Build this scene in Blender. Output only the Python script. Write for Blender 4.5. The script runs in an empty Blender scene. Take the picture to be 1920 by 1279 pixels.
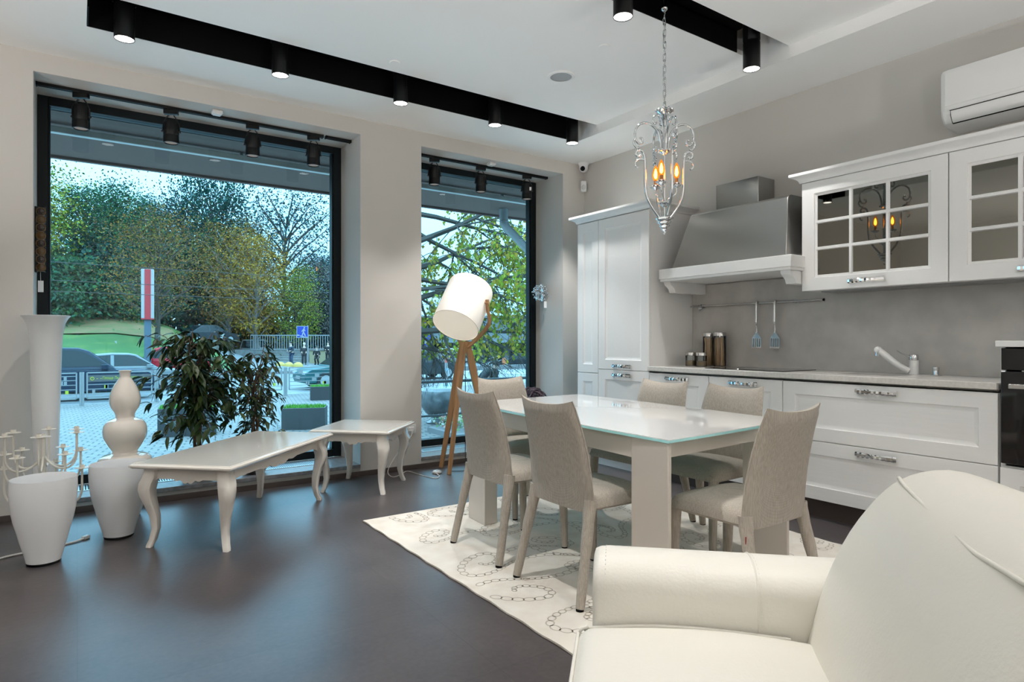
import bpy, bmesh, math, random
from mathutils import Vector, Matrix, Euler
R = math.radians
PI = math.pi
scene = bpy.context.scene
COL = scene.collection
rnd = random.Random(7)

# ------------------------------------------------------------------ materials
def _n(nt, t, **kw):
    n = nt.nodes.new(t)
    for k, v in kw.items():
        setattr(n, k, v)
    return n

def mat(name, col, rough=0.5, metal=0.0, noise=None, bump=None, spec=None, emis=None, coat=0.0, stretch=None, sss=0.0, sheen=0.0, island=None):
    m = bpy.data.materials.new(name)
    m.use_nodes = True
    nt = m.node_tree
    b = nt.nodes['Principled BSDF']
    c4 = (*col, 1)
    b.inputs['Base Color'].default_value = c4
    b.inputs['Roughness'].default_value = rough
    b.inputs['Metallic'].default_value = metal
    if spec is not None:
        b.inputs['Specular IOR Level'].default_value = spec
    if coat:
        b.inputs['Coat Weight'].default_value = coat
        b.inputs['Coat Roughness'].default_value = 0.06
    if sheen:
        b.inputs['Sheen Weight'].default_value = sheen
    if sss:
        b.inputs['Subsurface Weight'].default_value = sss
        b.inputs['Subsurface Radius'].default_value = (0.05, 0.05, 0.05)
    if emis:
        b.inputs['Emission Color'].default_value = (*emis[0], 1)
        b.inputs['Emission Strength'].default_value = emis[1]
    vec = None
    if noise or bump:
        tc = _n(nt, 'ShaderNodeTexCoord')
        mp = _n(nt, 'ShaderNodeMapping')
        nt.links.new(tc.outputs['Object'], mp.inputs['Vector'])
        if stretch:
            mp.inputs['Scale'].default_value = stretch
        vec = mp.outputs['Vector']
    if noise:
        sc, col2, lo, hi = noise
        t = _n(nt, 'ShaderNodeTexNoise')
        t.inputs['Scale'].default_value = sc
        t.inputs['Detail'].default_value = 5
        nt.links.new(vec, t.inputs['Vector'])
        cr = _n(nt, 'ShaderNodeValToRGB')
        cr.color_ramp.elements[0].position = lo
        cr.color_ramp.elements[0].color = c4
        cr.color_ramp.elements[1].position = hi
        cr.color_ramp.elements[1].color = (*col2, 1)
        nt.links.new(t.outputs['Fac'], cr.inputs['Fac'])
        nt.links.new(cr.outputs['Color'], b.inputs['Base Color'])
    if island:
        g = _n(nt, 'ShaderNodeNewGeometry')
        cr = _n(nt, 'ShaderNodeValToRGB')
        els = cr.color_ramp.elements
        while len(els) < len(island):
            els.new(0.5)
        for i, c in enumerate(island):
            els[i].position = i / max(1, len(island) - 1)
            els[i].color = (*c, 1)
        nt.links.new(g.outputs['Random Per Island'], cr.inputs['Fac'])
        nt.links.new(cr.outputs['Color'], b.inputs['Base Color'])
    if bump:
        sc, st = bump
        t = _n(nt, 'ShaderNodeTexNoise')
        t.inputs['Scale'].default_value = sc
        t.inputs['Detail'].default_value = 3
        nt.links.new(vec, t.inputs['Vector'])
        bp = _n(nt, 'ShaderNodeBump')
        bp.inputs['Strength'].default_value = st
        bp.inputs['Distance'].default_value = 0.01
        nt.links.new(t.outputs['Fac'], bp.inputs['Height'])
        nt.links.new(bp.outputs['Normal'], b.inputs['Normal'])
    return m

def emit(name, col, s):
    m = bpy.data.materials.new(name)
    m.use_nodes = True
    nt = m.node_tree
    nt.nodes.clear()
    o = _n(nt, 'ShaderNodeOutputMaterial')
    e = _n(nt, 'ShaderNodeEmission')
    e.inputs['Color'].default_value = (*col, 1)
    e.inputs['Strength'].default_value = s
    nt.links.new(e.outputs[0], o.inputs[0])
    return m

def sheet_glass(name, tint, refl=1.0, ior=1.45, rough=0.0):
    """window / jar glass: tinted clear sheet with Fresnel reflection"""
    m = bpy.data.materials.new(name)
    m.use_nodes = True
    nt = m.node_tree
    nt.nodes.clear()
    o = _n(nt, 'ShaderNodeOutputMaterial')
    t = _n(nt, 'ShaderNodeBsdfTransparent')
    t.inputs['Color'].default_value = (*tint, 1)
    g = _n(nt, 'ShaderNodeBsdfGlossy')
    g.inputs['Roughness'].default_value = rough
    g.inputs['Color'].default_value = (refl, refl, refl, 1)
    f = _n(nt, 'ShaderNodeFresnel')
    f.inputs['IOR'].default_value = ior
    mx = _n(nt, 'ShaderNodeMixShader')
    nt.links.new(f.outputs[0], mx.inputs[0])
    nt.links.new(t.outputs[0], mx.inputs[1])
    nt.links.new(g.outputs[0], mx.inputs[2])
    nt.links.new(mx.outputs[0], o.inputs[0])
    return m

def brick_mat(name, c1, c2, mortar, scale, rough, bw=0.5, rh=0.25, msize=0.012, bump=0.3, rot=0.0):
    m = bpy.data.materials.new(name)
    m.use_nodes = True
    nt = m.node_tree
    b = nt.nodes['Principled BSDF']
    b.inputs['Roughness'].default_value = rough
    tc = _n(nt, 'ShaderNodeTexCoord')
    mp = _n(nt, 'ShaderNodeMapping')
    mp.inputs['Rotation'].default_value = (0, 0, rot)
    nt.links.new(tc.outputs['Object'], mp.inputs['Vector'])
    k = _n(nt, 'ShaderNodeTexBrick')
    k.inputs['Color1'].default_value = (*c1, 1)
    k.inputs['Color2'].default_value = (*c2, 1)
    k.inputs['Mortar'].default_value = (*mortar, 1)
    k.inputs['Scale'].default_value = scale
    k.inputs['Mortar Size'].default_value = msize
    k.inputs['Brick Width'].default_value = bw
    k.inputs['Row Height'].default_value = rh
    nt.links.new(mp.outputs[0], k.inputs['Vector'])
    nt.links.new(k.outputs['Color'], b.inputs['Base Color'])
    bp = _n(nt, 'ShaderNodeBump')
    bp.invert = True
    bp.inputs['Strength'].default_value = bump
    bp.inputs['Distance'].default_value = 0.004
    nt.links.new(k.outputs['Fac'], bp.inputs['Height'])
    nt.links.new(bp.outputs['Normal'], b.inputs['Normal'])
    return m

def floor_mat():
    m = mat('floor_vinyl', (0.082, 0.067, 0.066), 0.42)
    nt = m.node_tree
    b = nt.nodes['Principled BSDF']
    tc = _n(nt, 'ShaderNodeTexCoord')
    n1 = _n(nt, 'ShaderNodeTexNoise')
    n1.inputs['Scale'].default_value = 2.2
    n1.inputs['Detail'].default_value = 8
    n1.inputs['Roughness'].default_value = 0.65
    n2 = _n(nt, 'ShaderNodeTexNoise')
    n2.inputs['Scale'].default_value = 45
    n2.inputs['Detail'].default_value = 4
    for n in (n1, n2):
        nt.links.new(tc.outputs['Object'], n.inputs['Vector'])
    mx = _n(nt, 'ShaderNodeMix', data_type='FLOAT')
    mx.inputs['Factor'].default_value = 0.3
    nt.links.new(n1.outputs['Fac'], mx.inputs['A'])
    nt.links.new(n2.outputs['Fac'], mx.inputs['B'])
    cr = _n(nt, 'ShaderNodeValToRGB')
    cr.color_ramp.elements[0].position = 0.36
    cr.color_ramp.elements[0].color = (0.058, 0.049, 0.051, 1)
    cr.color_ramp.elements[1].position = 0.66
    cr.color_ramp.elements[1].color = (0.098, 0.084, 0.083, 1)
    nt.links.new(mx.outputs['Result'], cr.inputs['Fac'])
    # faint tile joints
    k = _n(nt, 'ShaderNodeTexBrick')
    k.inputs['Scale'].default_value = 1.0
    k.inputs['Brick Width'].default_value = 1.2
    k.inputs['Row Height'].default_value = 0.6
    k.inputs['Mortar Size'].default_value = 0.0012
    k.offset = 0.0
    k.inputs['Color1'].default_value = (1, 1, 1, 1)
    k.inputs['Color2'].default_value = (0.93, 0.93, 0.93, 1)
    k.inputs['Mortar'].default_value = (0.62, 0.62, 0.62, 1)
    nt.links.new(tc.outputs['Object'], k.inputs['Vector'])
    ml = _n(nt, 'ShaderNodeMix', data_type='RGBA', blend_type='MULTIPLY')
    ml.inputs['Factor'].default_value = 1.0
    nt.links.new(cr.outputs['Color'], ml.inputs['A'])
    nt.links.new(k.outputs['Color'], ml.inputs['B'])
    nt.links.new(ml.outputs['Result'], b.inputs['Base Color'])
    r = _n(nt, 'ShaderNodeMapRange')
    r.inputs['To Min'].default_value = 0.33
    r.inputs['To Max'].default_value = 0.39
    nt.links.new(n1.outputs['Fac'], r.inputs['Value'])
    nt.links.new(r.outputs['Result'], b.inputs['Roughness'])
    bp = _n(nt, 'ShaderNodeBump')
    bp.inputs['Strength'].default_value = 0.06
    bp.inputs['Distance'].default_value = 0.004
    nt.links.new(n2.outputs['Fac'], bp.inputs['Height'])
    nt.links.new(bp.outputs['Normal'], b.inputs['Normal'])
    return m

def weave_mat(name, c1, c2, scale=1500):
    """two-tone woven upholstery: crossed wave threads with a slub streak"""
    m = mat(name, c1, 0.92, sheen=0.15, spec=0.2)
    nt = m.node_tree
    b = nt.nodes['Principled BSDF']
    tc = _n(nt, 'ShaderNodeTexCoord')
    w = []
    for d in ('X', 'Y', 'Z'):
        t = _n(nt, 'ShaderNodeTexWave')
        t.bands_direction = d
        t.inputs['Scale'].default_value = scale / 6.28
        nt.links.new(tc.outputs['Object'], t.inputs['Vector'])
        w.append(t.outputs['Fac'])
    a = _n(nt, 'ShaderNodeMath', operation='ADD')
    nt.links.new(w[0], a.inputs[0])
    nt.links.new(w[1], a.inputs[1])
    a2 = _n(nt, 'ShaderNodeMath', operation='ADD')
    nt.links.new(a.outputs[0], a2.inputs[0])
    nt.links.new(w[2], a2.inputs[1])
    mp = _n(nt, 'ShaderNodeMapping')
    mp.inputs['Scale'].default_value = (260, 260, 14)
    nt.links.new(tc.outputs['Object'], mp.inputs['Vector'])
    s = _n(nt, 'ShaderNodeTexNoise')
    s.inputs['Scale'].default_value = 1.0
    s.inputs['Detail'].default_value = 3
    nt.links.new(mp.outputs[0], s.inputs['Vector'])
    mr = _n(nt, 'ShaderNodeMapRange')
    mr.inputs['From Min'].default_value = 0.3
    mr.inputs['From Max'].default_value = 0.7
    nt.links.new(s.outputs['Fac'], mr.inputs['Value'])
    dv = _n(nt, 'ShaderNodeMath', operation='MULTIPLY_ADD')
    dv.inputs[1].default_value = 0.13
    nt.links.new(a2.outputs[0], dv.inputs[0])
    ad = _n(nt, 'ShaderNodeMath', operation='MULTIPLY')
    ad.inputs[1].default_value = 0.45
    nt.links.new(mr.outputs[0], ad.inputs[0])
    nt.links.new(ad.outputs[0], dv.inputs[2])
    mx = _n(nt, 'ShaderNodeMix', data_type='RGBA')
    mx.inputs['A'].default_value = (*c1, 1)
    mx.inputs['B'].default_value = (*c2, 1)
    nt.links.new(dv.outputs[0], mx.inputs['Factor'])
    nt.links.new(mx.outputs['Result'], b.inputs['Base Color'])
    bp = _n(nt, 'ShaderNodeBump')
    bp.inputs['Strength'].default_value = 0.25
    bp.inputs['Distance'].default_value = 0.002
    nt.links.new(a2.outputs[0], bp.inputs['Height'])
    nt.links.new(bp.outputs['Normal'], b.inputs['Normal'])
    return m

# ------------------------------------------------------------------ objects
ROOTM = {}

def thing(name, label, cat, loc=(0, 0, 0), rotz=0.0, group=None, rot=None):
    o = bpy.data.objects.new(name, None)
    o.empty_display_size = 0.1
    COL.objects.link(o)
    o.location = loc
    o.rotation_euler = rot if rot else (0, 0, rotz)
    o['label'] = label
    o['category'] = cat
    if group:
        o['group'] = group
    ROOTM[o.name] = Matrix.Translation(loc) @ Euler(o.rotation_euler).to_matrix().to_4x4()
    return o

def tag(o, label=None, cat=None, group=None, kind=None):
    if label: o['label'] = label
    if cat: o['category'] = cat
    if group: o['group'] = group
    if kind: o['kind'] = kind
    return o

def dup(root, loc=None, rotz=None, label=None, group=None, scale=None):
    r = root.copy()
    COL.objects.link(r)
    if loc is not None: r.location = loc
    if rotz is not None: r.rotation_euler = (0, 0, rotz)
    if label: r['label'] = label
    if group: r['group'] = group
    if scale: r.scale = scale
    for ch in list(root.children):
        c = ch.copy(); COL.objects.link(c); c.parent = r
        for g in list(ch.children):
            d = g.copy(); COL.objects.link(d); d.parent = c
    return r

class MB:
    """collects shapes, builds ONE mesh object"""
    def __init__(self):
        self.v = []; self.f = []; self.mi = []; self.cur = 0
    def m(self, i):
        self.cur = i; return self
    def add(self, vs, fs):
        o = len(self.v)
        self.v.extend([tuple(p) for p in vs])
        for f in fs:
            self.f.append(tuple(i + o for i in f)); self.mi.append(self.cur)
        return self
    def box(self, x0, x1, y0, y1, z0, z1, M=None):
        vs = [Vector(p) for p in ((x0,y0,z0),(x1,y0,z0),(x1,y1,z0),(x0,y1,z0),(x0,y0,z1),(x1,y0,z1),(x1,y1,z1),(x0,y1,z1))]
        if M: vs = [M @ p for p in vs]
        return self.add(vs, [(0,3,2,1),(4,5,6,7),(0,1,5,4),(1,2,6,5),(2,3,7,6),(3,0,4,7)])
    def lathe(self, prof, n=32, M=None, cap0=True, cap1=True, c=(0, 0, 0)):
        vs = []; fs = []
        for (r, z) in prof:
            for i in range(n):
                a = 2 * PI * i / n
                vs.append(Vector((r * math.cos(a) + c[0], r * math.sin(a) + c[1], z + c[2])))
        k = len(prof)
        for j in range(k - 1):
            for i in range(n):
                i2 = (i + 1) % n
                fs.append((j*n+i, j*n+i2, (j+1)*n+i2, (j+1)*n+i))
        if cap0 and prof[0][0] > 1e-5: fs.append(tuple(reversed(range(n))))
        if cap1 and prof[-1][0] > 1e-5: fs.append(tuple((k-1)*n + i for i in range(n)))
        if M: vs = [M @ p for p in vs]
        return self.add(vs, fs)
    def cyl(self, p0, p1, r0, r1=None, n=16, cap=True):
        return self.tube([p0, p1], [r0, r0 if r1 is None else r1], n, cap)
    def tube(self, path, r, n=8, cap=True, closed=False, flat=None, up=None):
        P = [Vector(p) for p in path]
        k = len(P)
        rs = r if isinstance(r, (list, tuple)) else [r] * k
        vs = []; fs = []
        prev = None
        for i in range(k):
            if closed: t = P[(i+1) % k] - P[i-1]
            elif i == 0: t = P[1] - P[0]
            elif i == k-1: t = P[-1] - P[-2]
            else: t = P[i+1] - P[i-1]
            if t.length < 1e-9: t = Vector((0, 0, 1))
            t.normalize()
            if prev is None:
                u = Vector(up) if up else (Vector((0, 0, 1)) if abs(t.z) < 0.9 else Vector((1, 0, 0)))
            else:
                u = prev
            u = u - t * u.dot(t)
            if u.length < 1e-6:
                u = t.orthogonal()
            u.normalize(); prev = u
            w = t.cross(u)
            for j in range(n):
                a = 2 * PI * (j + 0.5) / n
                fa = flat if flat else 1.0
                vs.append(P[i] + u * (rs[i] * math.cos(a)) + w * (rs[i] * fa * math.sin(a)))
        seg = k if closed else k - 1
        for i in range(seg):
            i2 = (i + 1) % k
            for j in range(n):
                j2 = (j + 1) % n
                fs.append((i*n+j, i*n+j2, i2*n+j2, i2*n+j))
        if cap and not closed:
            fs.append(tuple(reversed(range(n))))
            fs.append(tuple((k-1)*n + j for j in range(n)))
        return self.add(vs, fs)
    def sphere(self, c, r, n=16, k=10, s=(1, 1, 1)):
        prof = [(max(1e-6, r * math.sin(PI * i / k)), -r * math.cos(PI * i / k)) for i in range(k + 1)]
        M = Matrix.Translation(c) @ Matrix.Diagonal((*s, 1))
        return self.lathe(prof, n, M, False, False)
    def torus(self, c, R0, r, n=24, k=8, M=None):
        pts = [Vector((R0*math.cos(2*PI*i/n), R0*math.sin(2*PI*i/n), 0)) for i in range(n)]
        if M: pts = [M @ p for p in pts]
        pts = [p + Vector(c) for p in pts]
        return self.tube(pts, r, k, closed=True)
    def prism(self, poly, d, M=None):
        """poly: 2-D points (x,y) counter-clockwise, extruded 0..d along z, then M"""
        n = len(poly)
        vs = [Vector((p[0], p[1], 0)) for p in poly] + [Vector((p[0], p[1], d)) for p in poly]
        fs = [tuple(reversed(range(n))), tuple(range(n, 2*n))]
        for i in range(n):
            j = (i + 1) % n
            fs.append((i, j, n+j, n+i))
        if M: vs = [M @ p for p in vs]
        return self.add(vs, fs)
    def loft(self, rings, cap=True):
        n = len(rings[0]); vs = [p for r in rings for p in r]; fs = []
        for i in range(len(rings)-1):
            for j in range(n):
                j2 = (j+1) % n
                fs.append((i*n+j, i*n+j2, (i+1)*n+j2, (i+1)*n+j))
        if cap:
            fs.append(tuple(reversed(range(n))))
            fs.append(tuple((len(rings)-1)*n+j for j in range(n)))
        return self.add(vs, fs)
    def build(self, name, mats, parent=None, world=False, smooth=None, bevel=0, seg=2, sub=0):
        me = bpy.data.meshes.new(name)
        vs = self.v
        if world and parent is not None:
            inv = ROOTM[parent.name].inverted()
            vs = [inv @ Vector(p) for p in vs]
        me.from_pydata([tuple(p) for p in vs], [], self.f)
        if not isinstance(mats, (list, tuple)): mats = [mats]
        for mm in mats: me.materials.append(mm)
        if len(mats) > 1:
            me.polygons.foreach_set('material_index', self.mi)
        bm = bmesh.new(); bm.from_mesh(me)
        bmesh.ops.recalc_face_normals(bm, faces=bm.faces)
        bm.to_mesh(me); bm.free()
        if smooth is not None:
            me.polygons.foreach_set('use_smooth', [True] * len(me.polygons))
            me.set_sharp_from_angle(angle=R(smooth))
        me.update()
        o = bpy.data.objects.new(name, me)
        COL.objects.link(o)
        if parent is not None:
            o.parent = parent
            ROOTM[o.name] = ROOTM.get(parent.name, Matrix.Identity(4))
        else:
            ROOTM[o.name] = Matrix.Identity(4)
        if bevel:
            b = o.modifiers.new('Bevel', 'BEVEL'); b.width = bevel; b.segments = seg; b.limit_method = 'ANGLE'; b.angle_limit = R(40)
            if smooth is None:
                me.polygons.foreach_set('use_smooth', [True] * len(me.polygons)); me.set_sharp_from_angle(angle=R(50))
                b.harden_normals = False
        if sub:
            s = o.modifiers.new('Subd', 'SUBSURF'); s.levels = sub; s.render_levels = sub
        return o

def struct(name, mb, mats, parent=None, **kw):
    o = mb.build(name, mats, parent, **kw)
    if parent is None:
        o['kind'] = 'structure'
    return o

def one(mb, name, mats, label, cat, group=None, loc=None, kind=None, **kw):
    """a thing that is a single mesh; loc = its base, mesh verts given in world coordinates"""
    if loc is not None:
        L = Vector(loc)
        mb.v = [tuple(Vector(p) - L) for p in mb.v]
    o = mb.build(name, mats, None, **kw)
    if loc is not None: o.location = loc
    return tag(o, label, cat, group, kind)

def bez(p0, p1, p2, p3, n=10):
    out = []
    for i in range(n + 1):
        t = i / n
        a = Vector(p0)*(1-t)**3 + Vector(p1)*3*t*(1-t)**2 + Vector(p2)*3*t*t*(1-t) + Vector(p3)*t**3
        out.append(a)
    return out

def crom(pts, n=6):
    """Catmull-Rom through the points"""
    P = [Vector(p) for p in pts]
    P = [P[0]*2 - P[1]] + P + [P[-1]*2 - P[-2]]
    out = []
    for i in range(1, len(P)-2):
        a, b, c, d = P[i-1], P[i], P[i+1], P[i+2]
        for j in range(n):
            t = j / n
            out.append(0.5*((2*b) + (c-a)*t + (2*a-5*b+4*c-d)*t*t + (3*b-a-3*c+d)*t**3))
    out.append(P[-2])
    return out

# ------------------------------------------------------------------ palette
M_wall = mat('wall_paint', (0.585, 0.555, 0.515), 0.85, bump=(60, 0.03))
M_kwall = mat('kitchen_wall_paint', (0.56, 0.54, 0.505), 0.85, bump=(60, 0.03))
M_rear = mat('rear_wall_paint', (0.84, 0.83, 0.81), 0.9)
M_ceil = mat('ceiling_paint', (0.87, 0.86, 0.835), 0.9)
M_floor = floor_mat()
M_black = mat('black_paint', (0.0016, 0.0016, 0.0018), 0.6, spec=0.12)
M_blackmetal = mat('black_metal', (0.0045, 0.0045, 0.005), 0.4, spec=0.3)
M_frame = mat('window_frame_dark', (0.006, 0.010, 0.012), 0.45, spec=0.25)
M_base = mat('baseboard_brown', (0.075, 0.055, 0.048), 0.5)
M_sill = mat('sill_stone', (0.17, 0.17, 0.175), 0.28, noise=(30, (0.24, 0.24, 0.245), 0.4, 0.6))
M_glass = sheet_glass('window_glass', (0.80, 0.93, 0.97), 1.0, 1.25)
M_white = mat('white_plastic', (0.78, 0.78, 0.77), 0.35)
M_cab = mat('white_ash_lacquer', (0.80, 0.795, 0.78), 0.42, bump=(40, 0.12), stretch=(1, 1, 14))
M_cabh = mat('white_ash_lacquer_flat', (0.80, 0.795, 0.78), 0.42, bump=(40, 0.10), stretch=(1, 0.12, 1))
M_lacq = mat('cream_lacquer', (0.72, 0.68, 0.62), 0.10, coat=0.5)
M_chrome = mat('chrome', (0.66, 0.67, 0.68), 0.05, 1.0)
M_handle = mat('handle_chrome', (0.9, 0.9, 0.9), 0.05, 1.0)
M_steel = mat('brushed_steel', (0.46, 0.45, 0.43), 0.24, 1.0)
_b = M_steel.node_tree.nodes['Principled BSDF']
_b.inputs['Anisotropic'].default_value = 0.85
_tg = _n(M_steel.node_tree, 'ShaderNodeTangent', direction_type='RADIAL', axis='Z')
M_steel.node_tree.links.new(_tg.outputs[0], _b.inputs['Tangent'])
M_steel2 = mat('satin_steel', (0.62, 0.61, 0.59), 0.25, 1.0)
M_counter = mat('counter_stone', (0.60, 0.575, 0.54), 0.3, noise=(60, (0.66, 0.635, 0.60), 0.4, 0.6))
M_splash = mat('backsplash_stone', (0.43, 0.415, 0.39), 0.42, noise=(7, (0.50, 0.48, 0.45), 0.35, 0.65))
M_darkstrip = mat('grey_channel', (0.16, 0.15, 0.135), 0.4, 0.6)
M_blackglass = mat('black_glass', (0.006, 0.006, 0.007), 0.05, coat=0.5)
M_leather = mat('cream_leather', (0.70, 0.675, 0.61), 0.42, bump=(110, 0.10), spec=0.4)
M_fabric = weave_mat('beige_weave', (0.30, 0.26, 0.215), (0.575, 0.525, 0.455))
M_oak = mat('oak_wood', (0.46, 0.26, 0.12), 0.45, noise=(6, (0.36, 0.19, 0.08), 0.35, 0.7), stretch=(8, 8, 0.6))
M_shade = mat('lamp_shade_white', (0.86, 0.82, 0.76), 0.8, emis=((1.0, 0.93, 0.82), 0.12))
M_shadein = mat('lamp_shade_inside', (0.86, 0.80, 0.70), 0.8, emis=((1.0, 0.90, 0.74), 0.38))
M_opal = mat('opal_glass', (0.84, 0.85, 0.86), 0.22, sss=0.3)
M_ceram = mat('cream_ceramic', (0.78, 0.72, 0.645), 0.1, coat=0.6)
M_ivory = mat('ivory_metal', (0.74, 0.70, 0.62), 0.35)
M_clear = sheet_glass('clear_glass', (0.93, 0.95, 0.95), 1.0, 1.5)
M_tableleg = mat('taupe_lacquer', (0.58, 0.53, 0.47), 0.3)
M_tabletop = mat('white_back_painted_glass', (0.80, 0.80, 0.79), 0.04, coat=0.6)
M_aqua = mat('glass_edge_aqua', (0.42, 0.80, 0.80), 0.1, coat=0.5)
M_rug = mat('rug_pile', (0.66, 0.60, 0.52), 0.97, noise=(9, (0.74, 0.70, 0.63), 0.3, 0.7), bump=(300, 0.25), spec=0.1)
M_rugline = mat('rug_line', (0.46, 0.41, 0.35), 0.97, spec=0.1)
M_rugedge = mat('rug_edge', (0.10, 0.075, 0.06), 0.95)
M_red = mat('red_tag', (0.25, 0.03, 0.03), 0.7)
M_lens = emit('lamp_lens', (1.0, 0.95, 0.88), 9.0)
M_lensdim = emit('lamp_lens_dim', (1.0, 0.97, 0.92), 0.22)
M_bulb = emit('amber_filament', (1.0, 0.55, 0.16), 30.0)
M_bulbglass = bpy.data.materials.new('amber_bulb_glass'); M_bulbglass.use_nodes = True
_nt = M_bulbglass.node_tree; _nt.nodes.clear()
_o = _n(_nt, 'ShaderNodeOutputMaterial'); _a = _n(_nt, 'ShaderNodeAddShader'); _t = _n(_nt, 'ShaderNodeBsdfTransparent'); _e = _n(_nt, 'ShaderNodeEmission')
_t.inputs['Color'].default_value = (0.9, 0.5, 0.16, 1); _e.inputs['Color'].default_value = (1.0, 0.40, 0.06, 1); _e.inputs['Strength'].default_value = 0.42
_nt.links.new(_t.outputs[0], _a.inputs[0]); _nt.links.new(_e.outputs[0], _a.inputs[1]); _nt.links.new(_a.outputs[0], _o.inputs[0])
M_bulbglow = mat('amber_bulb', (1.0, 0.5, 0.12), 0.1, emis=((1.0, 0.42, 0.08), 1.6))
M_mirror = mat('dark_mirror_glass', (0.17, 0.165, 0.145), 0.02, 1.0)
M_leaf = mat('ficus_leaf', (0.02, 0.05, 0.015), 0.4, island=[(0.010, 0.028, 0.010), (0.022, 0.055, 0.014), (0.05, 0.075, 0.016), (0.012, 0.035, 0.012)])
M_bark = mat('bark_brown', (0.10, 0.06, 0.035), 0.9, noise=(20, (0.17, 0.11, 0.07), 0.4, 0.7))
M_pot = mat('dark_pot', (0.07, 0.05, 0.042), 0.35)
M_soil = mat('soil', (0.05, 0.032, 0.022), 1.0)
M_grille = mat('grille_aluminium', (0.55, 0.57, 0.58), 0.35, 0.8)
M_paper = mat('paper_tag', (0.8, 0.8, 0.8), 0.8)
M_cordw = mat('white_cord', (0.7, 0.68, 0.64), 0.5)
M_cordb = mat('black_cord', (0.015, 0.015, 0.016), 0.5)
# ================================================================== ROOM SHELL
YW = 5.0; YF = 5.5; XK = 4.4; ZC = 2.972; ZM = 3.055
X0, Y0 = -3.4, -2.9
W1 = (-0.23, 1.935); W2 = (2.496, 4.11); WZ = (0.098, 2.845)

struct('floor', MB().box(X0, XK + 0.2, Y0, YW, -0.12, 0), M_floor)
b = MB()
b.box(X0, W1[0], YW, 5.62, -0.12, 3.5).box(W1[1], W2[0], YW, 5.62, -0.12, 3.5).box(W2[1], XK + 0.2, YW, 5.62, -0.12, 3.5)
for w in (W1, W2):
    b.box(w[0], w[1], YW, 5.62, WZ[1], 3.5).box(w[0], w[1], YW + 0.012, 5.62, -0.12, WZ[0] - 0.03)
struct('wall_north', b, M_wall)
struct('wall_east', MB().box(XK, XK + 0.2, Y0, YW, -0.12, 3.5), M_kwall)
struct('wall_west', MB().box(X0 - 0.2, X0, Y0, YW, -0.12, 3.5), M_rear)
struct('wall_south', MB().box(X0 - 0.2, XK + 0.2, Y0 - 0.2, Y0, -0.12, 3.5), M_rear)

b = MB()
b.box(X0, XK, 4.435, YW, ZC, 3.5)                 # band along the windows
b.box(3.81, XK, Y0, 4.435, ZC, 3.5)               # band along the kitchen
b.box(X0, 0.044, Y0, 4.435, ZC, 3.5)              # band towards the shop
b.box(0.044, 3.81, 2.585, 4.165, ZM, ZM + 0.03)   # raised field
b.box(0.044, 3.81, Y0, 2.325, ZM, ZM + 0.03)
b.box(0.044, 0.4, 2.325, 2.585, ZM, ZM + 0.03)
b.box(0.044, 3.81, Y0, 4.435, 3.32, 3.5)
struct('ceiling', b, M_ceil)
b = MB()
b.box(0.046, 3.805, 4.427, 4.434, ZC + 0.001, 3.31).box(0.046, 3.805, 4.16, 4.434, 3.30, 3.315).box(0.046, 3.805, 4.158, 4.1645, ZM + 0.031, 3.31)
b.box(0.046, 0.052, 4.165, 4.434, ZC + 0.001, 3.31)
struct('trim_1', b, M_black)
b = MB()
b.box(0.401, 3.62, 2.586, 2.592, ZM + 0.031, 3.31).box(0.401, 3.62, 2.578, 2.5845, ZM + 0.001, 3.31).box(0.401, 3.62, 2.318, 2.3249, ZM + 0.031, 3.31).box(0.401, 3.62, 2.32, 2.59, 3.20, 3.31)
struct('trim_2', b, M_black)

b = MB()
b.box(X0, XK, YW - 0.012, YW - 0.0005, 0, 0.042)
struct('baseboard_north', b, M_base, bevel=0.002)
struct('baseboard_east', MB().box(XK - 0.012, XK - 0.0005, 4.47, YW - 0.012, 0, 0.042), M_base, bevel=0.002)

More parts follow.
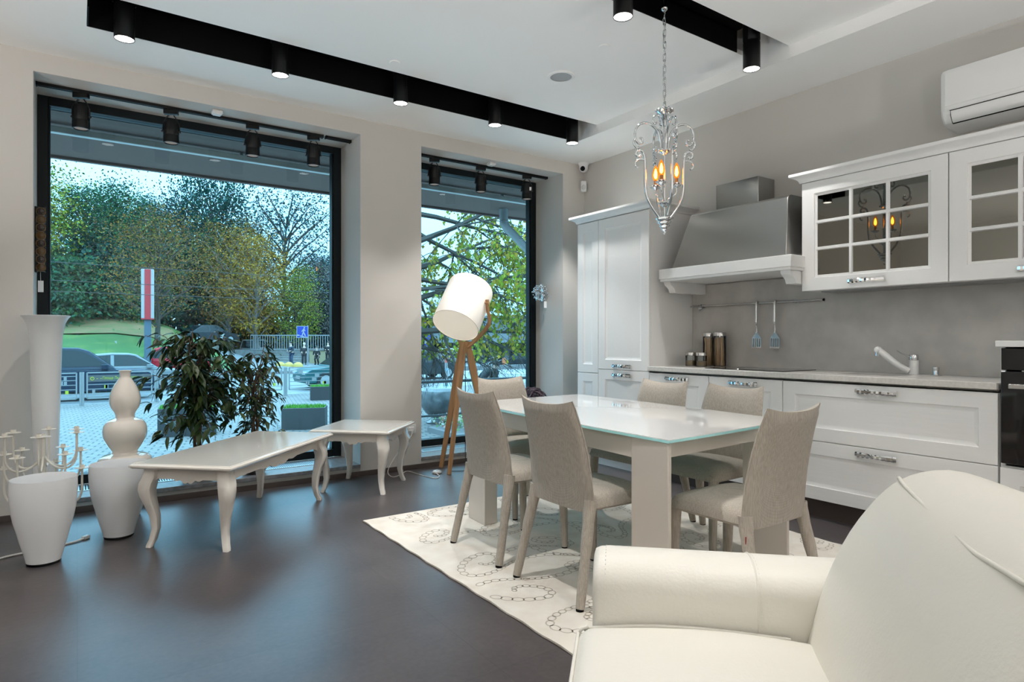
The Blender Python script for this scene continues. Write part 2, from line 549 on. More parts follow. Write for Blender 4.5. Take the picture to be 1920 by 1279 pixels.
for i, w in enumerate((W1, W2), 1):
    x0, x1 = w
    win = MB()
    fw = 0.062
    z0, z1 = WZ[0], WZ[1]
    win.box(x0, x0 + fw, 5.46, 5.56, z0, z1).box(x1 - fw - 0.005, x1, 5.46, 5.56, z0, z1)
    win.box(x0 + fw, x1 - fw - 0.005, 5.46, 5.56, z1 - 0.062, z1).box(x0 + fw, x1 - fw - 0.005, 5.46, 5.56, z0, z0 + 0.066)
    # inner bead
    win.box(x0 + fw, x0 + fw + 0.012, 5.475, 5.545, z0 + 0.066, z1 - 0.062).box(x1 - fw - 0.017, x1 - fw - 0.005, 5.475, 5.545, z0 + 0.066, z1 - 0.062)
    wo = struct('window_%d' % i, win, M_frame, bevel=0.003)
    g = MB().box(x0 + fw, x1 - fw - 0.005, 5.505, 5.513, z0 + 0.066, z1 - 0.062)
    g.build('pane', M_glass, wo)
    s = MB().box(x0, x1, YW - 0.006, 5.46, WZ[0] - 0.03, WZ[0])
    st = s.build('window_sill', M_sill, wo, bevel=0.003)
    st['label'] = 'grey stone sill'
    # aluminium convector grille let into the sill
    gx0, gx1 = x0 + 0.12, x1 - 0.22
    gr = thing('floor_grille', 'long aluminium convector grille let into the %s window sill' % ('wide' if i == 1 else 'narrow'), 'grille', ((gx0+gx1)/2, 5.31, WZ[0]))
    fr = MB()
    fr.box(gx0, gx1, 5.20, 5.215, WZ[0], WZ[0] + 0.004).box(gx0, gx1, 5.405, 5.42, WZ[0], WZ[0] + 0.004)
    fr.box(gx0, gx0 + 0.015, 5.215, 5.405, WZ[0], WZ[0] + 0.004).box(gx1 - 0.015, gx1, 5.215, 5.405, WZ[0], WZ[0] + 0.004)
    fr.build('frame', M_grille, gr, world=True)
    sl = MB()
    n = int((gx1 - gx0) / 0.016)
    for k in range(n):
        xx = gx0 + 0.018 + k * 0.016
        sl.box(xx, xx + 0.007, 5.215, 5.405, WZ[0], WZ[0] + 0.0035)
    sl.build('slats', M_grille, gr, world=True)
    MB().box(gx0 + 0.015, gx1 - 0.015, 5.215, 5.405, WZ[0], WZ[0] + 0.0008).build('tray', M_black, gr, world=True)

# ================================================================== CEILING FITTINGS
def spot_light(name, loc, power, angle=70, blend=0.35, col=(1, 0.98, 0.955), size=0.03, rot=(0, 0, 0), parent=None):
    l = bpy.data.lights.new(name, 'SPOT')
    l.energy = power; l.spot_size = R(angle); l.spot_blend = blend; l.color = col; l.shadow_soft_size = size
    o = bpy.data.objects.new(name, l)
    COL.objects.link(o)
    o.location = loc; o.rotation_euler = rot
    if parent: o.parent = parent
    return o

def ceiling_spot(loc, label, ztop, power, angle, grp, col=(1, 0.98, 0.955), blend=0.4):
    x, y, z = loc
    t = thing('ceiling_spotlight', label, 'ceiling light', (x, y, z), group=grp)
    h = ztop - z
    body = MB()
    body.lathe([(0.050, 0.0), (0.0535, 0.0), (0.0535, h * 0.55), (0.051, h * 0.55 + 0.004), (0.051, h * 0.55 + 0.014), (0.0535, h * 0.55 + 0.018), (0.0535, h), (0, h)], 32, cap0=False, cap1=False)
    body.lathe([(0.050, 0.0), (0.047, 0.022), (0.047, 0.04), (0, 0.04)], 32, cap0=False, cap1=False)
    body.build('housing', M_blackmetal, t, smooth=40)
    MB().lathe([(0.0505, 0.0005), (0.046, 0.016), (0.042, 0.018), (0, 0.019)], 32, cap0=False, cap1=False).build('lens', M_lens, t, smooth=40)
    for s in (-1, 1):
        br = MB()
        br.box(s*0.057 - 0.003, s*0.057 + 0.003, -0.008, 0.008, h * 0.5, h - 0.002)
        br.cyl((s*0.053, 0, h * 0.55), (s*0.063, 0, h * 0.55), 0.006, n=10)
        br.build('bracket', M_blackmetal, t)
    MB().box(-0.05, 0.05, -0.02, 0.02, h - 0.012, h).build('mounting_plate', M_blackmetal, t)
    spot_light('spot_lamp', (0, 0, -0.004), power, angle, blend, col, 0.03, parent=t)
    return t

G1 = 'black spotlights in the ceiling slot by the windows'
for i, (x, lab) in enumerate([(0.226, 'black cylinder ceiling spotlight nearest the end of the slot away from the corner camera'),
                              (1.109, 'black cylinder ceiling spotlight over the cream coffee table, second along the window slot'),
                              (1.976, 'black cylinder ceiling spotlight in the middle of the five along the window slot'),
                              (2.815, 'black cylinder ceiling spotlight in front of the narrow window, fourth along the slot'),
                              (3.643, 'black cylinder ceiling spotlight in the slot end closest to the corner security camera')]):
    ceiling_spot((x, 4.30, 2.893), lab, 3.30, (38, 38, 38, 66, 105)[i], (74, 74, 74, 86, 96)[i], G1)
G2 = 'black spotlights in the ceiling slot by the chandelier'
ceiling_spot((3.60, 2.455, 2.893), 'black cylinder ceiling spotlight at the slot end toward the wall cabinets', 3.20, 44, 84, G2)
ceiling_spot((2.44, 2.455, 2.893), 'black cylinder ceiling spotlight just beside the chandelier canopy', 3.20, 44, 84, G2)
ceiling_spot((1.28, 2.455, 2.893), 'black cylinder ceiling spotlight out over the bare floor, second from the chandelier', 3.20, 120, 84, G2)

def track_rail(x0, x1, label):
    t = thing('track_rail', label, 'track', ((x0+x1)/2, 5.205, WZ[1] - 0.022))
    MB().box(x0, x1, 5.187, 5.223, WZ[1] - 0.022, WZ[1] - 0.0005).build('rail', M_blackmetal, t, world=True, bevel=0.002)
    for xx in (x0, x1):
        MB().box(xx - 0.004, xx + 0.004, 5.185, 5.225, WZ[1] - 0.024, WZ[1] - 0.0005).build('end_cap', M_black, t, world=True)
    MB().box(x0 + 0.006, x1 - 0.006, 5.199, 5.211, WZ[1] - 0.0235, WZ[1] - 0.021).build('channel', M_black, t, world=True)
track_rail(-0.222, 1.685, 'long black lighting track on the wide window head, carrying four spotlights')
track_rail(1.712, 1.922, 'short empty black track stub on the wide window head')
track_rail(2.50, 4.055, 'black lighting track on the narrow window head, carrying three spotlights')

def track_spot(label, grp):
    t = thing('track_spotlight', label, 'spotlight', (0, 0, 0), group=grp)
    MB().box(-0.048, 0.048, -0.018, 0.018, 0.212, 0.2448).build('track_adapter', M_blackmetal, t, bevel=0.003)
    a = MB()
    for s in (-1, 1):
        a.tube(bez((s*0.018, 0, 0.205), (s*0.03, 0, 0.185), (s*0.058, 0, 0.165), (s*0.057, 0, 0.085), 8), 0.0042, 6)
        a.cyl((s*0.050, 0, 0.085), (s*0.064, 0, 0.085), 0.008, n=10)
    a.tube(bez((-0.012, 0.006, 0.203), (-0.05, 0.03, 0.20), (-0.05, 0.03, 0.18), (-0.03, 0.012, 0.155), 8), 0.0022, 6)
    a.build('hanger_wire', M_cordb, t, smooth=60)
    h = MB()
    h.lathe([(0.044, 0.0), (0.052, 0.0), (0.052, 0.05), (0.0505, 0.054), (0.0505, 0.06), (0.052, 0.064), (0.052, 0.145), (0.045, 0.16), (0, 0.16)], 28, cap0=False, cap1=False)
    h.lathe([(0.044, 0.0), (0.04, 0.03), (0, 0.032)], 28, cap0=False, cap1=False)
    for k in range(14):
        aa = 2*PI*k/14
        h.box(-0.0015, 0.0015, 0.0505, 0.0545, 0.085, 0.14, Matrix.Rotation(aa, 4, 'Z'))
    h.build('lamp_head', M_blackmetal, t, smooth=40)
    MB().lathe([(0.041, 0.006), (0.035, 0.022), (0, 0.024)], 28, cap0=False, cap1=False).build('lens', M_lensdim, t, smooth=40)
    return t
GT = 'track spotlights in the window heads'
ts = track_spot('black track spotlight hanging nearest the amber wall lamp', GT)
tsl = ['black track spotlight hanging nearest the amber wall lamp', 'black track spotlight in the wide window, above the red and white street sign',
       'black track spotlight in the wide window, third from the amber wall lamp', 'black track spotlight at the track end beside the plain pillar',
       'black track spotlight in the narrow window, close to the pillar edge', 'black track spotlight in the narrow window, straight above the floor lamp',
       'black track spotlight in the narrow window with a white sticker, near the crystal sconce']
for i, (x, lab) in enumerate(zip((0.021, 0.566, 1.132, 1.609, 2.733, 3.242, 3.80), tsl)):
    o = ts if i == 0 else dup(ts, label=lab)
    o.location = (x, 5.205, 2.578)
    o.rotation_euler = (0, 0, R(-30 + 8 * (i % 3)))
    if i == 6:
        st = MB().box(0.02, 0.04, -0.056, -0.0525, 0.08, 0.115).build('sticker', M_paper, o)
        st['label'] = 'white sticker'

# round speaker, sprinkler caps, detectors, camera
t = thing('ceiling_speaker', 'round flush ceiling speaker with grey grille', 'speaker', (2.894, 3.542, ZM - 0.008))
MB().lathe([(0.078, 0.0), (0.098, 0.0), (0.102, 0.004), (0.102, 0.008), (0, 0.008)], 40, cap0=False, cap1=False).build('rim', M_ceil, t, smooth=40)
MB().lathe([(0, 0.003), (0.079, 0.003), (0.079, 0.0075)], 40, cap0=False, cap1=False).build('speaker_grille', mat('speaker_grey', (0.42, 0.43, 0.43), 0.7, bump=(400, 0.5)), t, smooth=40)
for (x, y), lab in (((1.804, 4.021), 'small round white sprinkler cover in the ceiling over the coffee table'), ((2.831, 3.02), 'small round white sprinkler cover in the ceiling nearest the chandelier chain')):
    t = thing('sprinkler_cover', lab, 'sprinkler', (x, y, ZM - 0.006), group='sprinkler covers in the ceiling')
    MB().lathe([(0, 0), (0.033, 0.0), (0.036, 0.003), (0.036, 0.006)], 24, cap0=False, cap1=False).build('cap', M_ceil, t, smooth=40)
for (x, y), lab in (((0.857, 5.098), 'small white detector box on the wide window head'), ((3.284, 5.082), 'small white detector box on the narrow window head')):
    t = thing('smoke_detector', lab, 'detector', (x, y, WZ[1] - 0.032))
    MB().box(-0.035, 0.035, -0.035, 0.035, 0.006, 0.0315).build('case', M_white, t, bevel=0.006)
    MB().box(-0.026, 0.026, -0.026, 0.026, 0.0, 0.008).build('cover', M_white, t, bevel=0.003)
t = thing('security_camera', 'white dome security camera under the ceiling in the room corner', 'camera', (4.33, 4.93, ZC - 0.10), rotz=R(215))
MB().lathe([(0.0, 0.099), (0.055, 0.099), (0.055, 0.088), (0.048, 0.078), (0.047, 0.06)], 28, cap0=False, cap1=False).build('base', M_white, t, smooth=40)
MB().sphere((0, 0, 0.05), 0.045, 24, 14).build('eyeball', M_white, t, smooth=60)
MB().cyl((0.03, 0, 0.04), (0.0455, 0, 0.03), 0.024, n=20).build('lens', M_black, t, smooth=40)
t = thing('motion_sensor', 'white motion sensor on the corner wall beneath the dome camera', 'sensor', (4.345, 4.945, 2.68), rotz=R(225))
MB().box(-0.03, 0.025, -0.03, 0.03, 0.0, 0.11).build('case', M_white, t, bevel=0.012, seg=3)
MB().sphere((0.02, 0, 0.04), 0.026, 16, 10, (0.6, 0.95, 1.1)).build('sensor_lens', mat('milky', (0.66, 0.66, 0.64), 0.25), t, smooth=60)

# the rest of the shop, behind the camera: rows of recessed downlights
def downlight(x, y, z, label, power):
    t = thing('downlight', label, 'ceiling light', (x, y, z - 0.010), group='recessed downlights over the rest of the shop')
    MB().lathe([(0.062, 0.006), (0.064, 0.0), (0.082, 0.0), (0.084, 0.004), (0.084, 0.0095)], 28, cap0=False, cap1=False).build('rim', M_blackmetal, t, smooth=40)
    MB().lathe([(0, 0.004), (0.062, 0.006)], 28, cap0=False, cap1=False).build('lens', M_lens, t, smooth=40)
    spot_light('downlight_lamp', (0, 0, -0.003), power, 150, 1.0, (1, 0.98, 0.955), 0.06, parent=t)
    return t
DL = [(0.9, -0.5, ZM, 'recessed downlight right behind the armchair'), (2.9, -0.6, ZM, 'recessed downlight near the kitchen run behind the armchair'), (-1.5, 0.6, ZC, 'recessed downlight over the open shop floor'),
      (-1.9, 2.2, ZC, 'recessed downlight beyond the white vases'), (-2.6, 1.8, ZC, 'recessed downlight by the far shop wall'), (1.9, 0.9, ZM, 'recessed downlight above the armchair')]
for x, y, z, lab in DL:
    downlight(x, y, z, lab, 85 if x == 1.9 else 26)

# washers added out of view: the rear wall throws their fill light back
for k, x in enumerate((-2.9, -1.8, -0.7, 0.4, 1.5, 2.6, 3.6)):
    zc = ZM if 0.1 < x < 3.8 else ZC
    t = thing('fill_washer', 'tilted unseen fill washer, number %d along the rear shop wall from the far corner' % (k + 1), 'ceiling light', (x, -1.8, zc - 0.012), group='added fill washers along the rear shop wall')
    t['label'] = ['added fill washer in the far shop corner', 'added fill washer next to the far shop corner', 'added fill washer over the rear shop floor', 'added fill washer in the middle of the rear wall row', 'added fill washer right of the middle of the rear wall row', 'added fill washer next to the rear kitchen corner', 'added fill washer in the rear kitchen corner'][k]
    MB().lathe([(0.062, 0.006), (0.064, 0.0), (0.082, 0.0), (0.084, 0.004), (0.084, 0.0115)], 28, cap0=False, cap1=False).build('rim', M_blackmetal, t, smooth=40)
    MB().lathe([(0, 0.004), (0.062, 0.006)], 28, cap0=False, cap1=False).build('lens', M_lens, t, smooth=40)
    spot_light('washer_fill', (0, 0, -0.006), 60, 125, 0.8, (1, 0.985, 0.965), 0.06, rot=(R(-38), 0, 0), parent=t)

# unseen uplighters added behind and beside the camera to brighten the ceiling
for x, y, lab in ((-2.0, 3.0, 'added fill uplighter beyond the white vases'), (-1.6, 0.8, 'added fill uplighter on the open shop floor'), (0.4, -1.5, 'added fill uplighter behind the armchair'), (2.7, -1.3, 'added fill uplighter by the rear kitchen wall')):
    t = thing('fill_uplighter', lab, 'lamp', (x, y, 0), group='added fill uplighters out of view')
    MB().lathe([(0, 0), (0.14, 0), (0.14, 0.012), (0.02, 0.02)], 28, cap0=False, cap1=False).build('base', M_steel2, t, smooth=40)
    MB().cyl((0, 0, 0.018), (0, 0, 1.06), 0.014, n=14).build('pole', M_steel2, t, smooth=40)
    MB().lathe([(0.014, 1.05), (0.05, 1.06), (0.12, 1.10), (0.155, 1.15), (0.15, 1.15), (0.115, 1.106), (0, 1.07)], 32, cap0=True, cap1=False).build('bowl', M_steel2, t, smooth=50)
    spot_light('uplight_fill', (0, 0, 1.152), 88, 165, 0.3, (1, 0.985, 0.965), 0.03, rot=(R(180), 0, 0), parent=t)
# ================================================================== KITCHEN (front planes face -X)
XF = 3.84      # door fronts
XB = XK - 0.001

def shaker(name, y0, y1, z0, z1, xf, th, fw, parent, m=None, world=True, slope=0.022, depth=0.009):
    """framed door/drawer front: flat frame, sloped bead, sunk panel. front looks to -X"""
    b = MB()
    def ring(a, x):
        return [Vector((x, y1 - a, z0 + a)), Vector((x, y0 + a, z0 + a)), Vector((x, y0 + a, z1 - a)), Vector((x, y1 - a, z1 - a))]
    rs = [ring(0.0, xf + th), ring(0.0, xf + 0.002), ring(0.002, xf), ring(fw, xf), ring(fw + slope * 0.15, xf + depth * 0.35), ring(fw + slope, xf + depth), ring(fw + slope + 0.004, xf + depth)]
    b.loft(rs, cap=True)
    # fine joints between stiles and rails
    return b.build(name, m or M_cab, parent, world=world, smooth=20)

def bow_handle(parent, y, z, xf, L=0.23, name='handle'):
    """chrome bow handle with faceted front"""
    b = MB()
    n = 16
    for side in (0,):
        rings = []
        for i in range(n + 1):
            t = i / n
            yy = y - L/2 + L*t
            bow = 0.012 + 0.016 * math.sin(PI * t)
            hh = 0.011 + 0.003 * abs(math.cos(PI * t)) + (0.0018 if i % 2 else 0)
            xx = xf - bow - (0.002 if i % 2 else 0)
            rings.append([Vector((xx, yy, z - hh)), Vector((xx - 0.005, yy, z - hh*0.5)), Vector((xx - 0.005, yy, z + hh*0.5)), Vector((xx, yy, z + hh)), Vector((xx + 0.004, yy, z))])
        b.loft(rings)
    for s in (-1, 1):
        b.box(xf - 0.014, xf - 0.0002, y + s*(L/2 - 0.012) - 0.008, y + s*(L/2 - 0.012) + 0.008, z - 0.010, z + 0.010)
    o = b.build(name, M_handle, parent, world=True)
    o['label'] = 'faceted chrome bow handle'
    return o

# tall cabinet ------------------------------------------------------
t = thing('tall_cabinet', 'tall white framed kitchen cupboard with cornice in the corner', 'cupboard', (4.12, 4.01, 0))
b = MB().box(XF + 0.022, XB, 3.568, 4.456, 0.12, 2.21).box(XF + 0.08, XB, 3.575, 4.45, 0.0, 0.12)
b.build('carcass', M_cab, t, world=True)
shaker('filler_panel', 4.176, 4.456, 0.835, 2.205, XF, 0.02, 0.075, t)
shaker('filler_panel', 4.176, 4.456, 0.125, 0.831, XF, 0.02, 0.075, t)
d = shaker('door', 3.568, 4.172, 0.875, 2.205, XF, 0.02, 0.085, t)
ROOTM[d.name] = ROOTM[t.name]
bow_handle(d, 3.873, 0.907, XF, 0.225)
d = shaker('door', 3.568, 4.172, 0.125, 0.871, XF, 0.02, 0.085, t)
bow_handle(d, 3.873, 0.829, XF, 0.225)
def cornice_prof(xo):
    # (x outwards towards -X, z)
    return [(0.0, 0.0), (-0.012, 0.0), (-0.014, 0.010), (-0.022, 0.022), (-0.040, 0.034), (-0.058, 0.040), (-0.062, 0.044), (-0.062, 0.062), (0.0, 0.062)]
def cornice(parent, name, y0, y1, z, xf, xb, ret0=True, ret1=True):
    b = MB()
    pr = cornice_prof(0)
    # front run + returns, mitred
    rings = []
    def ring_at(f):
        return [Vector(f(px, pz)) for px, pz in pr]
    rings.append(ring_at(lambda px, pz: (xb, y0 + (px if ret0 else 0), z + pz)))
    rings.append(ring_at(lambda px, pz: (xf + px, y0 + (px if ret0 else 0), z + pz)))
    rings.append(ring_at(lambda px, pz: (xf + px, y1 - (px if ret1 else 0), z + pz)))
    rings.append(ring_at(lambda px, pz: (xb, y1 - (px if ret1 else 0), z + pz)))
    b.loft(rings)
    b.box(xf, xb, y0, y1, z + 0.0005, z + 0.055)
    return b.build(name, M_cabh, parent, world=True, smooth=25)
cornice(t, 'cornice', 3.568, 4.456, 2.211, XF + 0.004, XB, True, True)

# base units --------------------------------------------------------
def base_unit(y0, y1, label, fronts, grp='white base units under the worktop'):
    t = thing('base_cabinet', label, 'kitchen cabinet', (4.12, (y0+y1)/2, 0), group=grp)
    MB().box(XF + 0.022, XB, y0 + 0.001, y1 - 0.001, 0.12, 0.872).build('carcass', M_cab, t, world=True)
    MB().box(XF + 0.065, XF + 0.08, y0 + 0.001, y1 - 0.001, 0.0, 0.119).build('plinth', M_base, t, world=True)
    for (z0, z1, nm, hz) in fronts:
        f = shaker(nm, y0 + 0.002, y1 - 0.002, z0, z1, XF, 0.02, 0.082, t, M_cab if nm == 'door' else M_cabh)
        bow_handle(f, (y0+y1)/2, hz, XF, 0.23)
    return t
base_unit(2.981, 3.566, 'white framed base cupboard next to the tall cupboard', [(0.125, 0.866, 'door', 0.829)])
base_unit(2.388, 2.979, 'white framed base cupboard below the glass hob', [(0.125, 0.866, 'door', 0.829)])
base_unit(1.203, 2.386, 'wide white base unit with two deep drawers below the sink', [(0.497, 0.866, 'drawer', 0.829), (0.125, 0.493, 'drawer', 0.452)])

# worktop -----------------------------------------------------------
t = thing('worktop', 'long pale stone worktop on the base units', 'worktop', (4.1, 2.38, 0.873))
MB().box(3.818, XB - 0.02, 1.203, 3.567, 0.8825, 0.9185).build('slab', M_counter, t, world=True, bevel=0.003)
MB().box(3.850, 3.90, 1.203, 3.567, 0.873, 0.882).build('channel', M_darkstrip, t, world=True)
MB().box(3.862, 3.868, 1.203, 3.567, 0.866, 0.8824).build('shadow_channel', M_darkstrip, t, world=True)
t = thing('backsplash', 'grey stone panel on the wall behind hob and sink', 'backsplash', (XB - 0.01, 2.4, 0.919))
MB().box(XB - 0.02, XB, 0.30, 3.566, 0.9187, 1.60).build('panel', M_splash, t, world=True)

# hob, sink, tap -----------------------------------------------------
t = thing('induction_hob', 'flat black glass hob set on the worktop', 'hob', (4.13, 2.76, 0.9187))
MB().box(3.90, 4.31, 2.42, 3.06, 0.9187, 0.9245).build('glass_plate', M_blackglass, t, world=True, bevel=0.0015)
z = MB()
for (xx, yy, rr) in ((4.0, 2.58, 0.075), (4.2, 2.58, 0.095), (4.0, 2.9, 0.095), (4.2, 2.9, 0.075)):
    z.torus((xx, yy, 0.9246), rr, 0.0008, 36, 4)
z.build('zone_ring', mat('zone_grey', (0.2, 0.2, 0.2), 0.4), t, world=True)
t = thing('kitchen_sink', 'inset sink with drainer in the pale worktop', 'sink', (4.1, 1.86, 0.9187))
b = MB()
b.box(3.93, 4.30, 1.62, 2.12, 0.9187, 0.9205)
b.build('rim', M_counter, t, world=True, bevel=0.001)
MB().box(3.96, 4.22, 1.74, 2.09, 0.9206, 0.9209).build('bowl', mat('sink_bowl', (0.33, 0.31, 0.29), 0.35), t, world=True)
t = thing('kitchen_faucet', 'white and chrome kitchen tap with long spout behind the sink', 'tap', (4.275, 1.775, 0.921))
b = MB()
b.lathe([(0.030, 0.0), (0.030, 0.006), (0.027, 0.008), (0.027, 0.05), (0.0265, 0.052), (0.027, 0.054), (0.027, 0.088), (0, 0.088)], 28, cap0=True, cap1=False)
b.build('body', M_white, t, smooth=40)
b = MB()
b.lathe([(0.026, 0.0885), (0.0265, 0.09), (0.0265, 0.118), (0.022, 0.124), (0, 0.124)], 28, cap0=False, cap1=False)
b.build('cap', M_chrome, t, smooth=40)
b = MB()
b.tube(crom([(-0.02, 0.02, 0.02), (-0.05, 0.075, 0.060), (-0.075, 0.13, 0.115), (-0.09, 0.165, 0.148)], 5), [0.019] * 5 + [0.020] * 5 + [0.021] * 6, 16)
b.sphere((-0.092, 0.168, 0.150), 0.023, 16, 10)
b.build('spout', M_white, t, smooth=60)
MB().cyl((-0.093, 0.170, 0.112), (-0.092, 0.168, 0.138), 0.015, n=18).build('aerator', M_chrome, t, smooth=40)
MB().tube([(-0.02, 0.012, 0.108), (-0.06, 0.045, 0.130), (-0.085, 0.06, 0.148)], [0.006, 0.0045, 0.004], 10).build('lever', M_chrome, t, smooth=60)
t = thing('soap_dispenser', 'small chrome button dispenser beside the tap', 'dispenser', (4.285, 1.655, 0.921))
MB().lathe([(0.030, 0), (0.030, 0.003), (0.016, 0.005), (0.0155, 0.010), (0.0155, 0.045), (0.013, 0.048), (0, 0.048)], 24, cap1=False).build('body', M_chrome, t, smooth=40)
MB().lathe([(0.0165, 0.030), (0.017, 0.032), (0.017, 0.046), (0.0165, 0.048)], 24, cap0=False, cap1=False).build('collar', M_steel2, t, smooth=40)

# jars ---------------------------------------------------------------
M_spag = mat('spaghetti', (0.62, 0.42, 0.2), 0.6, island=[(0.60, 0.36, 0.14), (0.72, 0.52, 0.28), (0.46, 0.25, 0.10), (0.76, 0.60, 0.36)])
def jar(x, y, r, h, label, fill, lidh=0.028, rings=False):
    t = thing('glass_jar', label, 'jar', (x, y, 0.919), group='glass jars by the tall cupboard')
    MB().lathe([(0, 0.001), (r*0.96, 0.001), (r, 0.006), (r, h - lidh - 0.002), (r*0.93, h - lidh + 0.004)], 32, cap0=False, cap1=False).build('jar_glass', M_clear, t, smooth=40)
    l = MB().lathe([(0, h), (r*0.98, h), (r*1.02, h - 0.003), (r*1.02, h - lidh), (r*0.97, h - lidh - 0.002)], 32, cap0=False, cap1=False).build('lid', M_steel2, t, smooth=40)
    l['label'] = 'steel lid'
    b = MB()
    rr = random.Random(int(x*1000 + y*100))
    if fill == 'sticks':
        for k in range(34):
            a = rr.uniform(0, 2*PI); q = r*0.80*math.sqrt(rr.random()); a2 = a + rr.uniform(-0.5, 0.5); q2 = r*0.80*math.sqrt(rr.random())
            b.tube([(q*math.cos(a), q*math.sin(a), 0.006), (q2*math.cos(a2), q2*math.sin(a2), h - lidh - rr.uniform(0.008, 0.03))], 0.0028, 5)
        b.build('spaghetti', M_spag, t)
    else:
        b.lathe([(0, 0.006), (r*0.9, 0.006), (r*0.9, h*0.38), (0, h*0.42)], 24, cap0=False, cap1=False)
        b.build('dry_food', mat('grain', (0.45, 0.33, 0.2), 0.9, bump=(200, 0.6)), t, smooth=40)
    if rings:
        q = MB()
        for k in range(9):
            q.torus((0, 0, 0.012 + k*0.0085), r*1.002, 0.0012, 28, 4)
        q.build('ribbing', M_clear, t, smooth=60)
    return t
jar(4.30, 3.335, 0.046, 0.272, 'tall glass jar with steel lid and brown sticks, nearer the tall cupboard', 'sticks')
jar(4.285, 3.215, 0.050, 0.275, 'tall glass jar with steel lid and pale pasta, beside the hob', 'sticks')
jar(4.15, 3.395, 0.043, 0.112, 'short ribbed glass jar standing closest to the tall cupboard', 'grain', 0.024, True)
jar(4.145, 3.285, 0.043, 0.112, 'short ribbed glass jar in front of the pale pasta jar', 'grain', 0.024, True)

# rail with utensils --------------------------------------------------
t = thing('utensil_rail', 'thin steel rail on the wall behind the hob', 'rail', (4.355, 2.98, 1.42))
MB().cyl((4.355, 2.392, 1.42), (4.355, 3.566, 1.42), 0.008, n=14).build('bar', M_steel2, t, world=True, smooth=40)
b = MB()
for yy in (2.62, 3.44):
    b.cyl((4.3785, yy, 1.42), (4.352, yy, 1.42), 0.007, n=12)
    b.cyl((4.3785, yy, 1.42), (4.372, yy, 1.42), 0.016, n=16)
b.build('bracket', M_steel2, t, world=True, smooth=40)
MB().cyl((4.355, 2.386, 1.42), (4.355, 2.394, 1.42), 0.010, n=14).build('end_cap', M_black, t, world=True, smooth=40)
t = thing('rail_clip', 'small chrome hook clip hanging on the rail near the tall cupboard', 'hook', (4.35, 3.455, 1.385))
b = MB()
b.torus((0.005, 0, 0.036), 0.012, 0.004, 16, 6, Matrix.Rotation(R(90), 4, 'X'))
b.box(-0.008, 0.006, -0.018, 0.018, 0.008, 0.024)
b.tube(bez((-0.004, 0, 0.012), (-0.006, 0, -0.006), (-0.03, 0, -0.008), (-0.026, 0, 0.012), 8), 0.004, 8)
b.build('clip', M_chrome, t, smooth=50)
def spatula(y, label):
    t = thing('slotted_spatula', label, 'spatula', (4.345, y, 1.07), group='slotted spatulas on the rail')
    b = MB()
    b.tube(crom([(0.012, 0, 0.345), (0.008, 0, 0.362), (-0.004, 0, 0.362), (-0.010, 0, 0.345), (-0.012, 0, 0.27), (-0.014, 0, 0.20)], 5), [0.006]*16 + [0.0075]*4 + [0.008]*6, 10, flat=1.3)
    b.build('handle', M_steel2, t, smooth=60)
    MB().tube(crom([(-0.014, 0, 0.20), (-0.006, 0, 0.17), (-0.003, 0, 0.14), (-0.006, 0, 0.115)], 4), [0.008, 0.008, 0.007, 0.006, 0.005, 0.005, 0.005, 0.005, 0.005, 0.005, 0.006, 0.007, 0.008], 8).build('neck', M_chrome, t, smooth=60)
    b = MB()
    w = 0.040
    # blade: frame around four slots, slightly dished
    n = 9
    xs = [-w + 2*w*k/n for k in range(n+1)]
    zs = [0.0, 0.012, 0.075, 0.098]
    def wf(z): return 1.0 if z < 0.08 else 0.62
    def P(yy, z, off=0): return Vector((-0.008 + 0.25*(z*z) + off - (0.006 if z < 0.005 else 0), yy*wf(z), z))
    for k in range(n):
        for r in range(3):
            if r == 1 and k % 2 == 1: continue
            q = [P(xs[k], zs[r]), P(xs[k+1], zs[r]), P(xs[k+1], zs[r+1]), P(xs[k], zs[r+1])]
            q2 = [p + Vector((0.0016, 0, 0)) for p in q]
            b.add(q + q2, [(0,1,2,3), (7,6,5,4), (0,4,5,1), (1,5,6,2), (2,6,7,3), (3,7,4,0)])
    b.prism([(-0.025, 0.098), (0.025, 0.098), (0.008, 0.122), (-0.008, 0.122)], 0.0016, Matrix.Translation((-0.006, 0, 0)) @ Matrix(((0, 0, 1, 0), (1, 0, 0, 0), (0, 1, 0, 0), (0, 0, 0, 1))))
    b.build('slotted_blade', M_steel2, t)
    return t
spatula(2.915, 'slotted steel spatula on the rail, nearer the glass jars')
spatula(2.760, 'slotted steel spatula on the rail, nearer the wall cabinets')

M_steelbox = mat('polished_steel', (0.42, 0.42, 0.41), 0.14, 1.0)
# hood ----------------------------------------------------------------
t = thing('cooker_hood', 'brushed steel cooker hood with white wooden mantel and chimney box', 'hood', (4.15, 2.93, 1.60))
xb = XB - 0.0205
b = MB()
yb0, yb1, yt0, yt1 = 2.425, 3.42, 2.462, 3.30
A = [Vector((3.945, yb0, 1.7065)), Vector((XB, yb0, 1.7065)), Vector((XB, yb1, 1.7065)), Vector((3.945, yb1, 1.7065))]
ring2 = [Vector((4.025, yt0, 2.12)), Vector((XB, yt0, 2.12)), Vector((XB, yt1, 2.12)), Vector((4.025, yt1, 2.12))]
ring3 = [Vector((4.045, yt0, 2.137)), Vector((XB, yt0, 2.137)), Vector((XB, yt1, 2.137)), Vector((4.045, yt1, 2.137))]
ring4 = [Vector((4.075, yt0, 2.145)), Vector((XB, yt0, 2.145)), Vector((XB, yt1, 2.145)), Vector((4.075, yt1, 2.145))]
b.loft([A, ring2, ring3, ring4])
b.build('steel_body', M_steel, t, world=True, smooth=25, bevel=0.004)
MB().box(4.19, XB, 2.80, 3.178, 2.1455, 2.365).build('chimney', M_steelbox, t, world=True, bevel=0.003)
b = MB()
